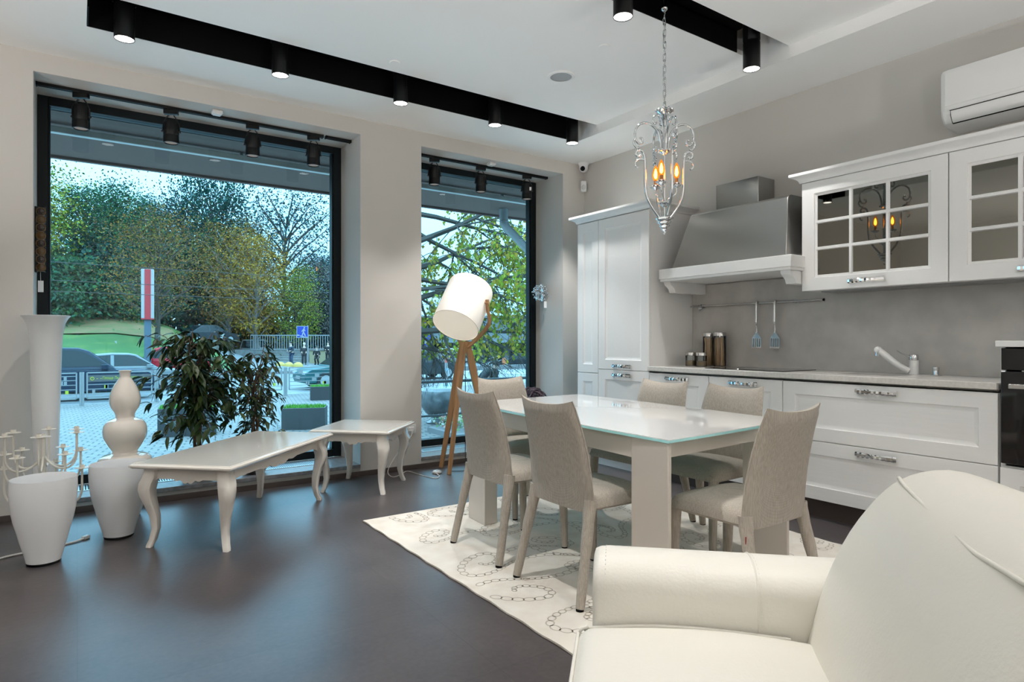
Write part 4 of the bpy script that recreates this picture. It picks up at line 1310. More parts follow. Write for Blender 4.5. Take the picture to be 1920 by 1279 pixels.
# floor lamp --------------------------------------------------------------------
t = thing('floor_lamp', 'tripod floor lamp with oak legs and tilted white drum shade', 'lamp', (2.80, 4.755, 0))
hub = Vector((2.80, 4.755, 1.02))
for (x, y, tw) in ((2.572, 4.632, 0.0), (2.652, 4.925, 0.6), (3.055, 4.70, 1.2)):
    foot = Vector((x, y, 0.0))
    d = (Vector((x, y, 0)) - Vector((hub.x, hub.y, 0))).normalized()
    top = Vector((hub.x, hub.y, 1.12)) + d*0.018
    side = Vector((-d.y, d.x, 0))
    b = MB()
    ax = (top - foot)
    def sec(P, w, th): return [P + side*w + d*th, P - side*w + d*th, P - side*w - d*th, P + side*w - d*th]
    b.loft([sec(foot, 0.012, 0.018), sec(foot + ax*0.5, 0.0135, 0.026), sec(foot + ax*0.8, 0.014, 0.034), sec(top, 0.014, 0.024)])
    b.build('leg', M_oak, t, world=True, bevel=0.003)
axd = Vector((0.544, 0.304, 0.782)).normalized()
scen = Vector((2.785, 4.755, 1.43))
Mz = axd.to_track_quat('Z', 'Y').to_matrix().to_4x4()
Ms = Matrix.Translation(scen) @ Mz
rs, hs = 0.205, 0.225
b = MB()
b.lathe([(rs, -hs), (rs + 0.0005, -hs + 0.002), (rs, hs - 0.03), (rs - 0.006, hs - 0.012), (rs - 0.02, hs - 0.002), (0, hs)], 56, Ms, cap0=False, cap1=False)
sh = b.build('shade', M_shade, t, world=True, smooth=40)
MB().lathe([(rs - 0.0015, -hs + 0.001), (rs - 0.003, -hs + 0.004), (rs - 0.003, -hs + 0.005), (0, -hs + 0.012)], 56, Ms, cap0=False, cap1=False).build('diffuser', M_shadein, sh, world=True, smooth=40)
rm = MB().torus((0, 0, 0), rs, 0.0015, 56, 6)
rm.v = [tuple(Ms @ (Vector(p) + Vector((0, 0, -hs)))) for p in rm.v]
rm.build('rim', mat('rim_brown', (0.2, 0.17, 0.14), 0.6), sh, world=True)
# bent yoke arms on both sides of the shade
sidev = axd.cross(Vector((0, 0, 1))).normalized()
for s in (1, -1):
    piv = scen + axd*0.03 + sidev*s*(rs + 0.018)
    p0 = hub + Vector((0, 0, 0.05)) + sidev*s*0.02
    path = crom([p0, p0 + sidev*s*0.10 + Vector((0.05, 0.03, 0.10)), piv + Vector((0.035, 0.02, -0.17)), piv + Vector((0.01, 0.006, -0.06)), piv + Vector((0, 0, 0.03))], 5)
    MB().tube(path, 0.026, 4, flat=0.5, up=tuple(sidev)).build('yoke_arm', M_oak, t, world=True, bevel=0.003)
    MB().cyl(scen + axd*0.03 + sidev*s*(rs - 0.004), piv + sidev*s*0.02, 0.011, n=14).build('pivot_knob', M_oak, t, world=True, smooth=40)
MB().cyl(hub + Vector((0, 0, 0.0)), hub + Vector((0, 0, 0.10)), 0.024, n=16).build('hub', M_oak, t, world=True, smooth=40)
cd = MB().tube(crom([(2.82, 4.79, 1.06), (2.845, 4.83, 0.8), (2.85, 4.83, 0.4), (2.86, 4.84, 0.02), (2.95, 4.80, 0.006), (2.80, 4.66, 0.005), (2.62, 4.72, 0.006)], 8), 0.0032, 6)
cd.build('cord', M_cordb, t, world=True, smooth=60)
t = thing('foot_switch', 'round white foot switch on the floor by the lamp legs', 'switch', (2.508, 4.73, 0.0), R(20))
MB().lathe([(0.036, 0.0), (0.040, 0.004), (0.039, 0.016), (0.030, 0.024), (0, 0.027)], 28, cap1=False).build('body', M_white, t, smooth=50)
MB().lathe([(0.012, 0.026), (0.012, 0.030), (0, 0.031)], 16, cap0=False, cap1=False).build('button', M_white, t, smooth=50)
t = thing('power_cord', 'thin pale cord from the wall plug to the foot switch', 'cord', (2.2, 4.75, 0.0))
MB().tube(crom([(2.395, 4.975, 0.355), (2.36, 4.93, 0.30), (2.22, 4.90, 0.17), (2.12, 4.86, 0.05), (2.13, 4.80, 0.006), (2.22, 4.83, 0.006), (2.33, 4.93, 0.006), (2.36, 4.72, 0.005), (2.40, 4.56, 0.005), (2.46, 4.60, 0.006), (2.485, 4.70, 0.010)], 8), 0.0032, 6).build('cable', M_cordw, t, world=True, smooth=60)
MB().box(2.365, 2.415, YW - 0.03, YW - 0.0125, 0.335, 0.375).build('plug', M_white, t, world=True, bevel=0.005)
t = thing('wall_socket', 'white double socket low on the pillar behind the side table', 'socket', (2.36, YW - 0.006, 0.31))
MB().box(2.30, 2.44, YW - 0.012, YW - 0.0005, 0.315, 0.395).build('plate', M_white, t, world=True, bevel=0.003)

# vases -------------------------------------------------------------------------
def glass_vase(x, y, label, r0, r1, h):
    t = thing('glass_vase', label, 'vase', (x, y, 0), group='white opal glass floor vases')
    fr = [(0.0, 0.52), (0.06, 0.555), (0.125, 0.605), (0.25, 0.705), (0.375, 0.79), (0.5, 0.885), (0.62, 0.95), (0.75, 0.985), (0.85, 1.0), (0.97, 0.995), (1.0, 0.985)]
    ou = [(r1*f, 0.014 + (h - 0.014)*z) for z, f in fr]; inn = [(r1*(f - 0.035), 0.014 + (h - 0.014)*z) for z, f in fr[1:-1]]
    MB().lathe([(0, 0.014)] + ou + list(reversed(inn)) + [(0, 0.05)], 56, cap0=False, cap1=False).build('body', M_opal, t, smooth=60)
    r0 = r1*0.51
    bb = MB().lathe([(0, 0.0), (r0*0.96, 0.0), (r0*1.0, 0.003), (r0*1.0, 0.0135)], 56, cap0=False, cap1=True).build('base', M_clear, t, smooth=40)
    bb['label'] = 'clear glass base'
glass_vase(-0.140, 3.985, 'wide white opal glass vase standing in front of the candelabra', 0.066, 0.143, 0.435)
glass_vase(0.197, 4.270, 'white opal glass vase standing in front of the gourd vase', 0.070, 0.147, 0.425)
t = thing('gourd_vase', 'tall cream ceramic gourd vase with three bulges', 'vase', (0.253, 4.735, 0))
gp = [(0, 0.0), (0.085, 0.0), (0.095, 0.004), (0.100, 0.02), (0.128, 0.10), (0.158, 0.20), (0.174, 0.28), (0.174, 0.345), (0.162, 0.380), (0.128, 0.398), (0.092, 0.405), (0.082, 0.412), (0.083, 0.425), (0.105, 0.455), (0.131, 0.50), (0.1395, 0.545), (0.134, 0.585), (0.112, 0.615), (0.082, 0.628), (0.064, 0.634), (0.0605, 0.645), (0.067, 0.665), (0.088, 0.70), (0.099, 0.743), (0.094, 0.785), (0.074, 0.835), (0.050, 0.872), (0.037, 0.892), (0.034, 0.905), (0.036, 0.925), (0.043, 0.938), (0.040, 0.939), (0.030, 0.92), (0.028, 0.86), (0, 0.855)]
pts = crom([(r, 0, z) for r, z in gp[3:32]], 3)
MB().lathe([(r_*0.89, z_) for r_, z_ in gp[:3] + [(p.x, p.z) for p in pts] + gp[32:]], 56, cap0=False, cap1=False).build('body', M_ceram, t, smooth=60)
t = thing('trumpet_vase', 'very tall frosted white trumpet vase with flared rim', 'vase', (-0.158, 4.80, 0))
tp = [(0, 0.0), (0.105, 0.0), (0.108, 0.004), (0.100, 0.015), (0.082, 0.04), (0.076, 0.15), (0.077, 0.35), (0.083, 0.62), (0.0915, 0.90), (0.097, 1.08), (0.103, 1.17), (0.117, 1.235), (0.136, 1.268), (0.150, 1.281), (0.151, 1.285), (0.147, 1.286), (0.132, 1.272), (0.112, 1.238), (0.098, 1.17), (0.092, 1.08), (0.086, 0.9), (0.07, 0.3), (0, 0.28)]
MB().lathe([(r_*0.83, z_) for r_, z_ in tp], 56, cap0=False, cap1=False).build('body', mat('frosted_glass', (0.74, 0.76, 0.77), 0.35, sss=0.2), t, smooth=60)

# candelabra ----------------------------------------------------------------------
t = thing('candelabra', 'ivory metal floor candelabra with many empty candle cups', 'candelabra', (-0.156, 4.36, 0))
MB().lathe([(0, 0), (0.10, 0.0), (0.10, 0.008), (0.02, 0.02), (0.014, 0.035)], 28, cap0=False, cap1=False).build('base', M_ivory, t, smooth=40)
MB().cyl((0, 0, 0.02), (0, 0, 0.59), 0.0135, 0.0125, 16).build('stem', M_ivory, t, smooth=40)
def cup(parent, x, y, z, r=0.036):
    MB().lathe([(0.004, -0.004), (r*0.5, 0.0), (r, 0.004), (r, 0.0055), (r*0.45, 0.0045), (0.0125, 0.005), (0.0125, 0.021), (0.0105, 0.021), (0.0105, 0.008), (0, 0.008)], 22, Matrix.Translation((x, y, z)), cap0=False, cap1=False).build('candle_cup', M_ivory, parent, smooth=40)
cup(t, 0, 0, 0.59)
yaw0 = -34.77
for (angs, rad, zt, zs) in (((8, 62, 118, 178, 232, 300), 0.172, 0.612, 0.45), ((22, 95, 160, 205, 268, 340), 0.176, 0.505, 0.37), ((5, 110, 185), 0.205, 0.415, 0.25)):
    for a_ in angs:
        a = R(a_ + yaw0)
        dx, dy = math.cos(a), math.sin(a)
        path = bez((0.008*dx, 0.008*dy, zs + 0.035), (rad*0.35*dx, rad*0.35*dy, zs - 0.06), (rad*1.0*dx, rad*1.0*dy, zs - 0.06), (rad*dx, rad*dy, zs + 0.06), 12) + [Vector((rad*dx, rad*dy, zt - 0.003))]
        arm = MB().tube(path, 0.0058, 8).build('arm', M_ivory, t, smooth=60)
        cup(arm, rad*dx, rad*dy, zt)
t = thing('vase_cord', 'loose white cord lying on the floor behind the wide opal vase', 'cord', (-0.15, 4.15, 0))
MB().tube(crom([(-0.62, 4.02, 0.006), (-0.42, 4.10, 0.006), (-0.30, 4.18, 0.007), (-0.15, 4.22, 0.006), (-0.02, 4.27, 0.006), (0.035, 4.31, 0.010)], 8), 0.0055, 8).build('cable', M_cordw, t, world=True, smooth=60)
b = MB().box(-0.012, 0.012, -0.02, 0.02, 0.001, 0.02, Matrix.Translation((0.04, 4.32, 0)) @ Matrix.Rotation(R(-40), 4, 'Z'))
b.build('plug', M_white, t, world=True, bevel=0.004)

# wall lamps ------------------------------------------------------------------------
t = thing('amber_wall_lamp', 'narrow wall lamp of stacked amber glass discs by the wide window', 'wall lamp', (W1[0] + 0.001, 5.17, 1.55))
zb, zt = 0.03, 0.46
MB().box(0, 0.012, -0.03, 0.03, zb, zt).build('back_plate', M_blackmetal, t, bevel=0.002)
M_amber = mat('amber_glass', (0.10, 0.052, 0.010), 0.06, coat=0.6)
M_amberd = mat('dark_amber_glass', (0.035, 0.018, 0.008), 0.05, coat=0.6)
MB().box(0.0125, 0.055, -0.028, 0.028, zb + 0.004, zt - 0.004).build('body', M_amberd, t, bevel=0.004)
for k in range(8):
    z = zb + 0.03 + k*0.0525
    Md = Matrix.Translation((0.045, -0.005, z)) @ Matrix.Rotation(R(90), 4, 'X') 
    d = MB().torus((0, 0, 0), 0.0255, 0.0035, 24, 8)
    d.v = [tuple(Matrix.Translation((0.032, -0.030, z)) @ Matrix.Rotation(R(90), 4, 'X') @ Vector(p)) for p in d.v]
    e2 = MB().lathe([(0.024, -0.002), (0.018, 0.004), (0, 0.006)], 24, Matrix.Translation((0.032, -0.030, z)) @ Matrix.Rotation(R(90), 4, 'X'), cap0=True, cap1=False)
    do = d.build('disc_rim', M_amber, t, smooth=60)
    e2.build('glass_disc', M_amberd if k % 2 else M_amber, do, smooth=60)
MB().box(0.0565, 0.0585, -0.029, 0.029, zb, zt).build('side_glass', M_clear, t)
pt = MB()
pt.tube([(0.03, -0.01, zb), (0.031, -0.012, zb - 0.055)], 0.0012, 5)
pt.box(0.016, 0.046, -0.014, -0.0125, zb - 0.13, zb - 0.055)
pt.build('price_tag', M_paper, t)

t = thing('crystal_sconce', 'round sparkling crystal wall sconce on the reveal beside the narrow window', 'wall lamp', (W2[1] - 0.001, 5.26, 1.63))
M_cry = mat('crystal', (0.72, 0.77, 0.80), 0.05, 0.75)
MB().box(-0.03, 0, 0.03, 0.07, -0.085, 0.085).build('back_plate', M_steel2, t, bevel=0.003)
rr = random.Random(11)
b = MB()
for k in range(150):
    u, v = rr.uniform(-1, 1), rr.uniform(0, 2*PI)
    d = Vector((math.sqrt(1-u*u)*math.cos(v), math.sqrt(1-u*u)*math.sin(v), u))
    if d.x > 0.55: continue
    p = Vector((-0.085, 0, 0)) + d*rr.uniform(0.06, 0.09)
    q = d.to_track_quat('Z', 'Y').to_matrix().to_4x4()
    s = rr.uniform(0.008, 0.013)
    b.lathe([(0, -s), (s*0.8, -s*0.2), (s*0.6, s*0.5), (0, s*0.8)], 6, Matrix.Translation(p) @ q, False, False)
for k in range(40):
    u, v = rr.uniform(-1, 1), rr.uniform(0, 2*PI)
    d = Vector((-abs(math.sqrt(1-u*u)*math.cos(v)), math.sqrt(1-u*u)*math.sin(v), u))
    b.tube([(-0.03, 0, 0), Vector((-0.085, 0, 0)) + d*0.075], 0.0012, 4)
b.build('crystal_cluster', M_cry, t)
b = MB(); b.tube([(-0.05, -0.03, -0.07), (-0.052, -0.032, -0.095)], 0.001, 4); b.box(-0.07, -0.035, -0.033, -0.031, -0.16, -0.092)
b.build('price_tag', M_paper, t)

# chandelier -----------------------------------------------------------------------
CX0, CY0 = 2.765, 2.45
t = thing('chandelier', 'chrome cage chandelier with scrolls and amber candle bulbs', 'chandelier', (CX0, CY0, 1.74))
Z = lambda z: z - 1.74
MB().lathe([(0, Z(3.018)), (0.008, Z(3.018)), (0.017, Z(3.026)), (0.019, Z(3.036)), (0.013, Z(3.045)), (0.016, Z(3.08)), (0.03, Z(3.15)), (0.055, Z(3.19)), (0.055, Z(3.199)), (0, Z(3.199))], 28, cap0=False, cap1=False).build('canopy', M_chrome, t, smooth=40)
b = MB()
zc = 3.018; k = 0
while zc > 2.50:
    L = 0.042
    M2 = Matrix.Translation((0, 0, Z(zc) - L/2)) @ Matrix.Rotation(R(90*k + 20), 4, 'Z')
    pts = [M2 @ Vector((0.0085*math.cos(a), 0, 0.014*(1 if math.sin(a) > 0 else -1) + 0.0085*math.sin(a))) for a in [2*PI*i/14 + 0.01 for i in range(14)]]
    b.tube(pts, 0.0021, 6, closed=True)
    zc -= L - 0.0075; k += 1
b.build('chain', M_chrome, t, smooth=60)
MB().tube([(0.006*math.sin(i*1.1), 0.006*math.cos(i*1.3), Z(3.02 - i*0.0365)) for i in range(15)], 0.0022, 6).build('cable', mat('clear_cable', (0.4, 0.4, 0.38), 0.3), t, smooth=60)
b = MB()
b.torus((0, 0, Z(2.482)), 0.011, 0.0028, 18, 6, Matrix.Rotation(R(90), 4, 'X'))
b.lathe([(0, Z(2.47)), (0.012, Z(2.47)), (0.02, Z(2.462)), (0.046, Z(2.452)), (0.049, Z(2.444)), (0.040, Z(2.440)), (0.028, Z(2.432)), (0.016, Z(2.42)), (0.008, Z(2.40))], 28, cap0=False, cap1=False)
for k in range(10):
    a = 2*PI*k/10
    b.sphere((0.046*math.cos(a), 0.046*math.sin(a), Z(2.450)), 0.009, 8, 6)
b.build('crown_cup', M_chrome, t, smooth=50)
MB().cyl((0, 0, Z(2.42)), (0, 0, Z(1.80)), 0.0048, n=12).build('stem', M_chrome, t, smooth=50)
def rosette(z, r):
    b = MB().lathe([(0, z + 0.016), (r*0.4, z + 0.016), (r, z + 0.008), (r*1.02, z + 0.002), (r*0.7, z - 0.002), (r*0.45, z - 0.012), (r*0.25, z - 0.018), (0, z - 0.02)], 24, cap0=False, cap1=False)
    for k in range(9):
        a = 2*PI*k/9
        b.sphere((r*0.95*math.cos(a), r*0.95*math.sin(a), z + 0.006), r*0.2, 8, 6)
    return b
rosette(Z(2.213), 0.036).build('rosette', M_chrome, t, smooth=50)
rosette(Z(1.915), 0.034).build('rosette', M_chrome, t, smooth=50)
b = MB().lathe([(0, Z(1.74)), (0.005, Z(1.742)), (0.009, Z(1.75)), (0.006, Z(1.757)), (0.012, Z(1.762)), (0.019, Z(1.770)), (0.014, Z(1.776)), (0.026, Z(1.783)), (0.031, Z(1.792)), (0.024, Z(1.798)), (0.038, Z(1.806)), (0.042, Z(1.815)), (0.034, Z(1.82)), (0.048, Z(1.826)), (0.052, Z(1.832)), (0.03, Z(1.836)), (0, Z(1.837))], 28, cap0=False, cap1=False)
b.build('finial', M_chrome, t, smooth=50)
base_ang = -34.77 - 90 + 8
for k in range(4):
    Mk = Matrix.Rotation(R(base_ang + 90*k), 4, 'Z')
    def tr(pts): return [Mk @ Vector((r, 0, Z(z))) for r, z in pts]
    # cage bar with upper curl
    path = crom([(r, 0, z) for r, z in [(0.030, 1.834), (0.052, 1.862), (0.082, 1.905), (0.105, 1.955), (0.114, 2.02), (0.115, 2.12), (0.118, 2.175), (0.128, 2.205), (0.148, 2.218), (0.166, 2.208), (0.168, 2.19), (0.155, 2.180), (0.143, 2.188)]], 5)
    MB().tube([Mk @ Vector((p.x, 0, Z(p.z))) for p in path], 0.0076, 10).build('cage_bar', M_chrome, t, smooth=60)
    # big scroll from the middle rosette over the top and down
    path = crom([(r, 0, z) for r, z in [(0.020, 2.218), (0.024, 2.27), (0.040, 2.325), (0.080, 2.366), (0.125, 2.374), (0.162, 2.352), (0.176, 2.31), (0.168, 2.27), (0.146, 2.254), (0.130, 2.266), (0.134, 2.284), (0.148, 2.286)]], 5)
    MB().tube([Mk @ Vector((p.x, 0, Z(p.z))) for p in path], 0.0068, 10).build('scroll', M_chrome, t, smooth=60)
    # S link on the outside and little tail
    path = crom([(r, 0, z) for r, z in [(0.176, 2.285), (0.184, 2.262), (0.176, 2.240), (0.160, 2.228), (0.150, 2.236)]], 5)
    b = MB().tube([Mk @ Vector((p.x, 0, Z(p.z))) for p in path], 0.0058, 8)
    path = crom([(r, 0, z) for r, z in [(0.118, 2.165), (0.140, 2.166), (0.162, 2.160), (0.174, 2.140), (0.168, 2.122), (0.155, 2.118)]], 5)
    b.tube([Mk @ Vector((p.x, 0, Z(p.z))) for p in path], [0.0046]*(len(path)-3) + [0.005, 0.006, 0.006], 8)
    b.build('curl', M_chrome, t, smooth=60)
    path = crom([(r, 0, z) for r, z in [(0.010, 2.36), (0.020, 2.395), (0.042, 2.422), (0.062, 2.415), (0.068, 2.39), (0.058, 2.372), (0.046, 2.380)]], 5)
    MB().tube([Mk @ Vector((p.x, 0, Z(p.z))) for p in path], 0.0056, 8).build('crown_scroll', M_chrome, t, smooth=60)
for k, a in enumerate((-34.77 + 2, -34.77 + 122, -34.77 + 242)):
    Mk = Matrix.Rotation(R(a), 4, 'Z')
    path = crom([(r, 0, z) for r, z in [(0.006, 1.925), (0.022, 1.945), (0.050, 1.962), (0.066, 1.975), (0.070, 1.995), (0.070, 2.012)]], 5)
    arm = MB().tube([Mk @ Vector((p.x, 0, Z(p.z))) for p in path], 0.0034, 8).build('candle_arm', M_chrome, t, smooth=60)
    c = Mk @ Vector((0.070, 0, 0))
    cb = MB().lathe([(0.003, Z(2.006)), (0.012, Z(2.012)), (0.026, Z(2.024)), (0.029, Z(2.030)), (0.022, Z(2.029)), (0.013, Z(2.026)), (0.013, Z(2.038)), (0, Z(2.038))], 20, Matrix.Translation(c), False, False)
    for q in range(8):
        cb.sphere(c + Vector((0.027*math.cos(q*PI/4), 0.027*math.sin(q*PI/4), Z(2.026))), 0.0065, 8, 6)
    cb.build('bobeche', M_chrome, arm, smooth=50)
    MB().cyl(c + Vector((0, 0, Z(2.036))), c + Vector((0, 0, Z(2.064))), 0.0098, n=16).build('candle_sleeve', mat('amber_sleeve', (0.35, 0.14, 0.03), 0.3) if 'amber_sleeve' not in bpy.data.materials else bpy.data.materials['amber_sleeve'], arm, smooth=40)
    bu = MB().lathe([(0.010, Z(2.062)), (0.0165, Z(2.074)), (0.0205, Z(2.092)), (0.018, Z(2.115)), (0.011, Z(2.136)), (0.004, Z(2.150)), (0, Z(2.154))], 20, Matrix.Translation(c), False, False)
    bu.build('bulb', M_bulbglass, arm, smooth=60)
    MB().lathe([(0, Z(2.072)), (0.008, Z(2.080)), (0.0105, Z(2.094)), (0.0085, Z(2.112)), (0.004, Z(2.128)), (0, Z(2.134))], 12, Matrix.Translation(c), False, False).build('filament', M_bulb, arm, smooth=60)

# ficus plants ------------------------------------------------------------------------
def ficus(label, loc, height, spread, n, seed, pr, ph, leafl, trunk_n=3, zl0=0.45):
    t = thing('potted_ficus', label, 'plant', loc, group='potted ficus plants on the window sill')
    rr = random.Random(seed)
    MB().lathe([(0, 0), (pr*0.62, 0), (pr*0.68, 0.008), (pr*0.95, ph*0.4), (pr*1.02, ph*0.7), (pr*0.98, ph*0.92), (pr*1.02, ph), (pr*0.95, ph), (pr*0.9, ph*0.9), (0, ph*0.88)], 40, cap0=False, cap1=False).build('pot', M_pot, t, smooth=45)
    MB().lathe([(pr*0.9, ph*0.89), (pr*0.5, ph*0.905), (0, ph*0.91)], 30, cap0=False, cap1=False).build('soil', M_soil, t, smooth=40)
    tr = MB()
    tips = []
    for k in range(trunk_n):
        a0 = 2*PI*k/trunk_n
        pts = []
        for i in range(16):
            q = i/15
            z = ph*0.85 + (height*0.82 - ph*0.85)*q
            a = a0 + q*2*PI*0.9
            r_ = 0.022*(1 - 0.3*q) + (0.10*spread/0.4*max(0, q-0.45)**1.3)
            pts.append(Vector((r_*math.cos(a), r_*math.sin(a), z)))
        tr.tube(pts, [0.013*(1 - 0.72*i/15) for i in range(16)], 8)
        for i in range(4, 16): tips.append((pts[i], i/15))
    lv = MB()
    def leaf(p, d, L, w):
        side = d.cross(Vector((0, 0, 1)))
        if side.length < 0.05: side = Vector((1, 0, 0))
        side.normalize()
        side = (side + Vector((rr.uniform(-.5,.5), rr.uniform(-.5,.5), rr.uniform(-.5,.5)))).normalized()
        up = side.cross(d).normalized()
        vs = []
        prof = [(0, 0.05), (0.2, 0.75), (0.42, 1.0), (0.7, 0.68), (0.9, 0.22), (1.0, 0.0)]
        for (q, ww) in prof:
            dn = -0.30*q*q*L
            c = p + d*(q*L) + Vector((0, 0, dn))
            vs += [c - side*ww*w + up*0.22*ww*w, c - up*0.004, c + side*ww*w + up*0.22*ww*w]
        fs = []
        for i in range(5):
            a = 3*i
            fs += [(a, a+3, a+4, a+1), (a+1, a+4, a+5, a+2)]
        lv.add(vs, fs)
    nb = int(n/9)
    for k in range(nb):
        base, q = rr.choice(tips)
        q = max(q, rr.random()*0.4 + 0.25)
        a = rr.uniform(0, 2*PI)
        out = spread*(0.35 + 0.75*math.sin(PI*min(1, 0.15 + q*0.8)))*rr.uniform(0.25, 1.0)
        zt = zl0*height + (1.0 - zl0)*height*rr.random()**0.85
        end = Vector((out*math.cos(a), out*math.sin(a), max(zt - out*0.12, ph + 0.05)))
        start = Vector((base.x, base.y, min(base.z, end.z + 0.02)))
        if (end - start).length > spread*1.7: start = end - (end - start).normalized()*spread*1.2
        br = bez(start, start + Vector((0, 0, 0.10)) + (end-start)*0.3, end + Vector((0, 0, 0.06)), end - Vector((0, 0, 0.05)), 6)
        tr.tube(br, [0.0045, 0.004, 0.0035, 0.003, 0.0025, 0.002, 0.0015], 5)
        for j in range(9):
            i = rr.randrange(2, 7)
            p = br[i] + Vector((rr.uniform(-.012,.012), rr.uniform(-.012,.012), rr.uniform(-.01,.01)))
            aa = a + rr.uniform(-1.5, 1.5)
            d = Vector((math.cos(aa), math.sin(aa), rr.uniform(-1.3, 0.25))).normalized()
            L = leafl*rr.uniform(0.65, 1.15)
            leaf(p + d*0.012, d, L, L*0.24)
    tr.build('trunk', M_bark, t, smooth=50)
    lv.build('foliage', M_leaf, t, smooth=80)
ficus('larger bushy potted ficus with braided trunk behind the coffee table', (0.735, 5.155, WZ[0]), 1.17, 0.38, 860, 5, 0.125, 0.21, 0.092, 3, 0.33)
ficus('smaller slender potted ficus on the sill next to the bushy one', (1.135, 5.150, WZ[0]), 1.03, 0.27, 560, 9, 0.11, 0.18, 0.062, 3, 0.30)

# twig ball on the sill behind the end chair
t = thing('twig_ball', 'dark purple wicker twig bundle on the narrow window sill', 'decoration', (3.895, 5.235, WZ[0]))
rr = random.Random(21)
b = MB()
for k in range(46):
    q = Matrix.Rotation(rr.uniform(0, 6.28), 4, 'Z') @ Matrix.Rotation(rr.uniform(-1.2, 1.2), 4, 'X') @ Matrix.Rotation(rr.uniform(-1.2, 1.2), 4, 'Y')
    r_ = rr.uniform(0.14, 0.185)
    b.torus((0, 0, 0), r_, 0.004, 22, 5, q)
b.v = [(p[0]*1.0, p[1]*1.0, max(0.004, p[2] + 0.19)*1.5) for p in b.v]
b.build('twigs', mat('purple_twig', (0.075, 0.045, 0.06), 0.8, noise=(30, (0.17, 0.13, 0.15), 0.4, 0.7)), t, smooth=50)
# ================================================================== STREET OUTSIDE
G = -0.75
def gz(x, y):
    """ground height of the terrain beyond the pavement"""
    z = G
    if y > 38:
        k = max(0.0, min(1.0, (14.0 - x)/12.0)); k = k*k*(3 - 2*k)       # grassy bank on one side only
        z += k*max(0.0, y - 38 - 0.0)*0.205*(1 if y < 56 else 56/ y) 
    if x > 18:
        z -= min(1.35, (x - 18)*0.065)
    return z
M_pave = brick_mat('pavers', (0.118, 0.105, 0.098), (0.150, 0.132, 0.124), (0.040, 0.038, 0.036), 2.6, 0.8, 0.62, 0.42, 0.045, 0.3, R(12))
M_asph = mat('asphalt', (0.10, 0.10, 0.105), 0.5, noise=(3, (0.13, 0.13, 0.135), 0.4, 0.6), bump=(80, 0.2))
M_grass = mat('grass', (0.026, 0.075, 0.010), 0.95, noise=(0.8, (0.07, 0.11, 0.015), 0.45, 0.7), bump=(15, 0.6))
M_grassdry = mat('dry_grass', (0.16, 0.09, 0.035), 0.95, noise=(1.5, (0.08, 0.09, 0.02), 0.4, 0.7), bump=(15, 0.6))
M_kerb = mat('kerb_stone', (0.15, 0.14, 0.14), 0.8)
M_concrete = mat('concrete', (0.13, 0.12, 0.115), 0.85, noise=(4, (0.17, 0.16, 0.15), 0.4, 0.6))
M_galv = mat('galvanised', (0.22, 0.22, 0.22), 0.5, 0.2)
M_planter = mat('planter_graphite', (0.028, 0.027, 0.028), 0.6)
M_tyre = mat('tyre', (0.012, 0.012, 0.013), 0.8)
M_rim = mat('wheel_rim', (0.45, 0.46, 0.47), 0.3, 0.8)
M_carglass = mat('car_glass', (0.010, 0.016, 0.018), 0.08, spec=0.25)
M_lampw = mat('headlamp_glass', (0.4, 0.4, 0.4), 0.2)
M_lampr = mat('tail_lamp', (0.35, 0.02, 0.02), 0.2)

struct('pavement', MB().box(-25, 45, 5.625, 21.9, G - 0.2, G), M_pave)
b = MB()
xs = [-60 + 4*i for i in range(36)]; ys = [22.1, 26, 30, 34, 37.6]
def grid(xs, ys, f):
    q = MB(); n = len(ys)
    vs = [(x, y, f(x, y)) for x in xs for y in ys]
    fs = [(i*n+j, (i+1)*n+j, (i+1)*n+j+1, i*n+j+1) for i in range(len(xs)-1) for j in range(n-1)]
    return q.add(vs, fs)
struct('apron', MB().box(-12, 14, 5.626, 10.1, G, G + 0.012), mat('bounce_slab_pale', (0.62, 0.60, 0.58), 0.8, noise=(20, (0.54, 0.52, 0.50), 0.4, 0.6)))  # unseen pale slab, added to bounce daylight onto the ceiling band and reveals
struct('road', grid(xs, ys, lambda x, y: (gz(x, y) if x > 18 else G) - 0.12), M_asph)
struct('kerb', MB().box(-60, 60, 21.9, 22.1, G - 0.3, G + 0.005).box(-60, 60, 37.5, 37.75, G - 0.3 - 0.0, G + 0.02), M_kerb)
struct('terrain', grid([-70 + 3*i for i in range(80)], [37.6 + 2.5*i for i in range(30)], lambda x, y: gz(x, y) - 0.0), M_asph)
b = grid([-40 + 2.0*i for i in range(25)], [38.2 + 1.2*i for i in range(26)], lambda x, y: gz(x, y) + 0.04 + 0.05*math.sin(x*1.3 + y))
o = one(b, 'grass_bank', M_grass, 'green grass bank rising beyond the road', 'grass', kind='stuff', smooth=60)
b = grid([-40 + 2.0*i for i in range(24)], [48.5 + 1.2*i for i in range(6)], lambda x, y: gz(x, y) + 0.10 + 0.06*math.sin(x*0.9 + y*1.3))
o = one(b, 'fallen_leaves', M_grassdry, 'dry leaf litter at the top of the grass bank', 'leaves', kind='stuff', smooth=60)

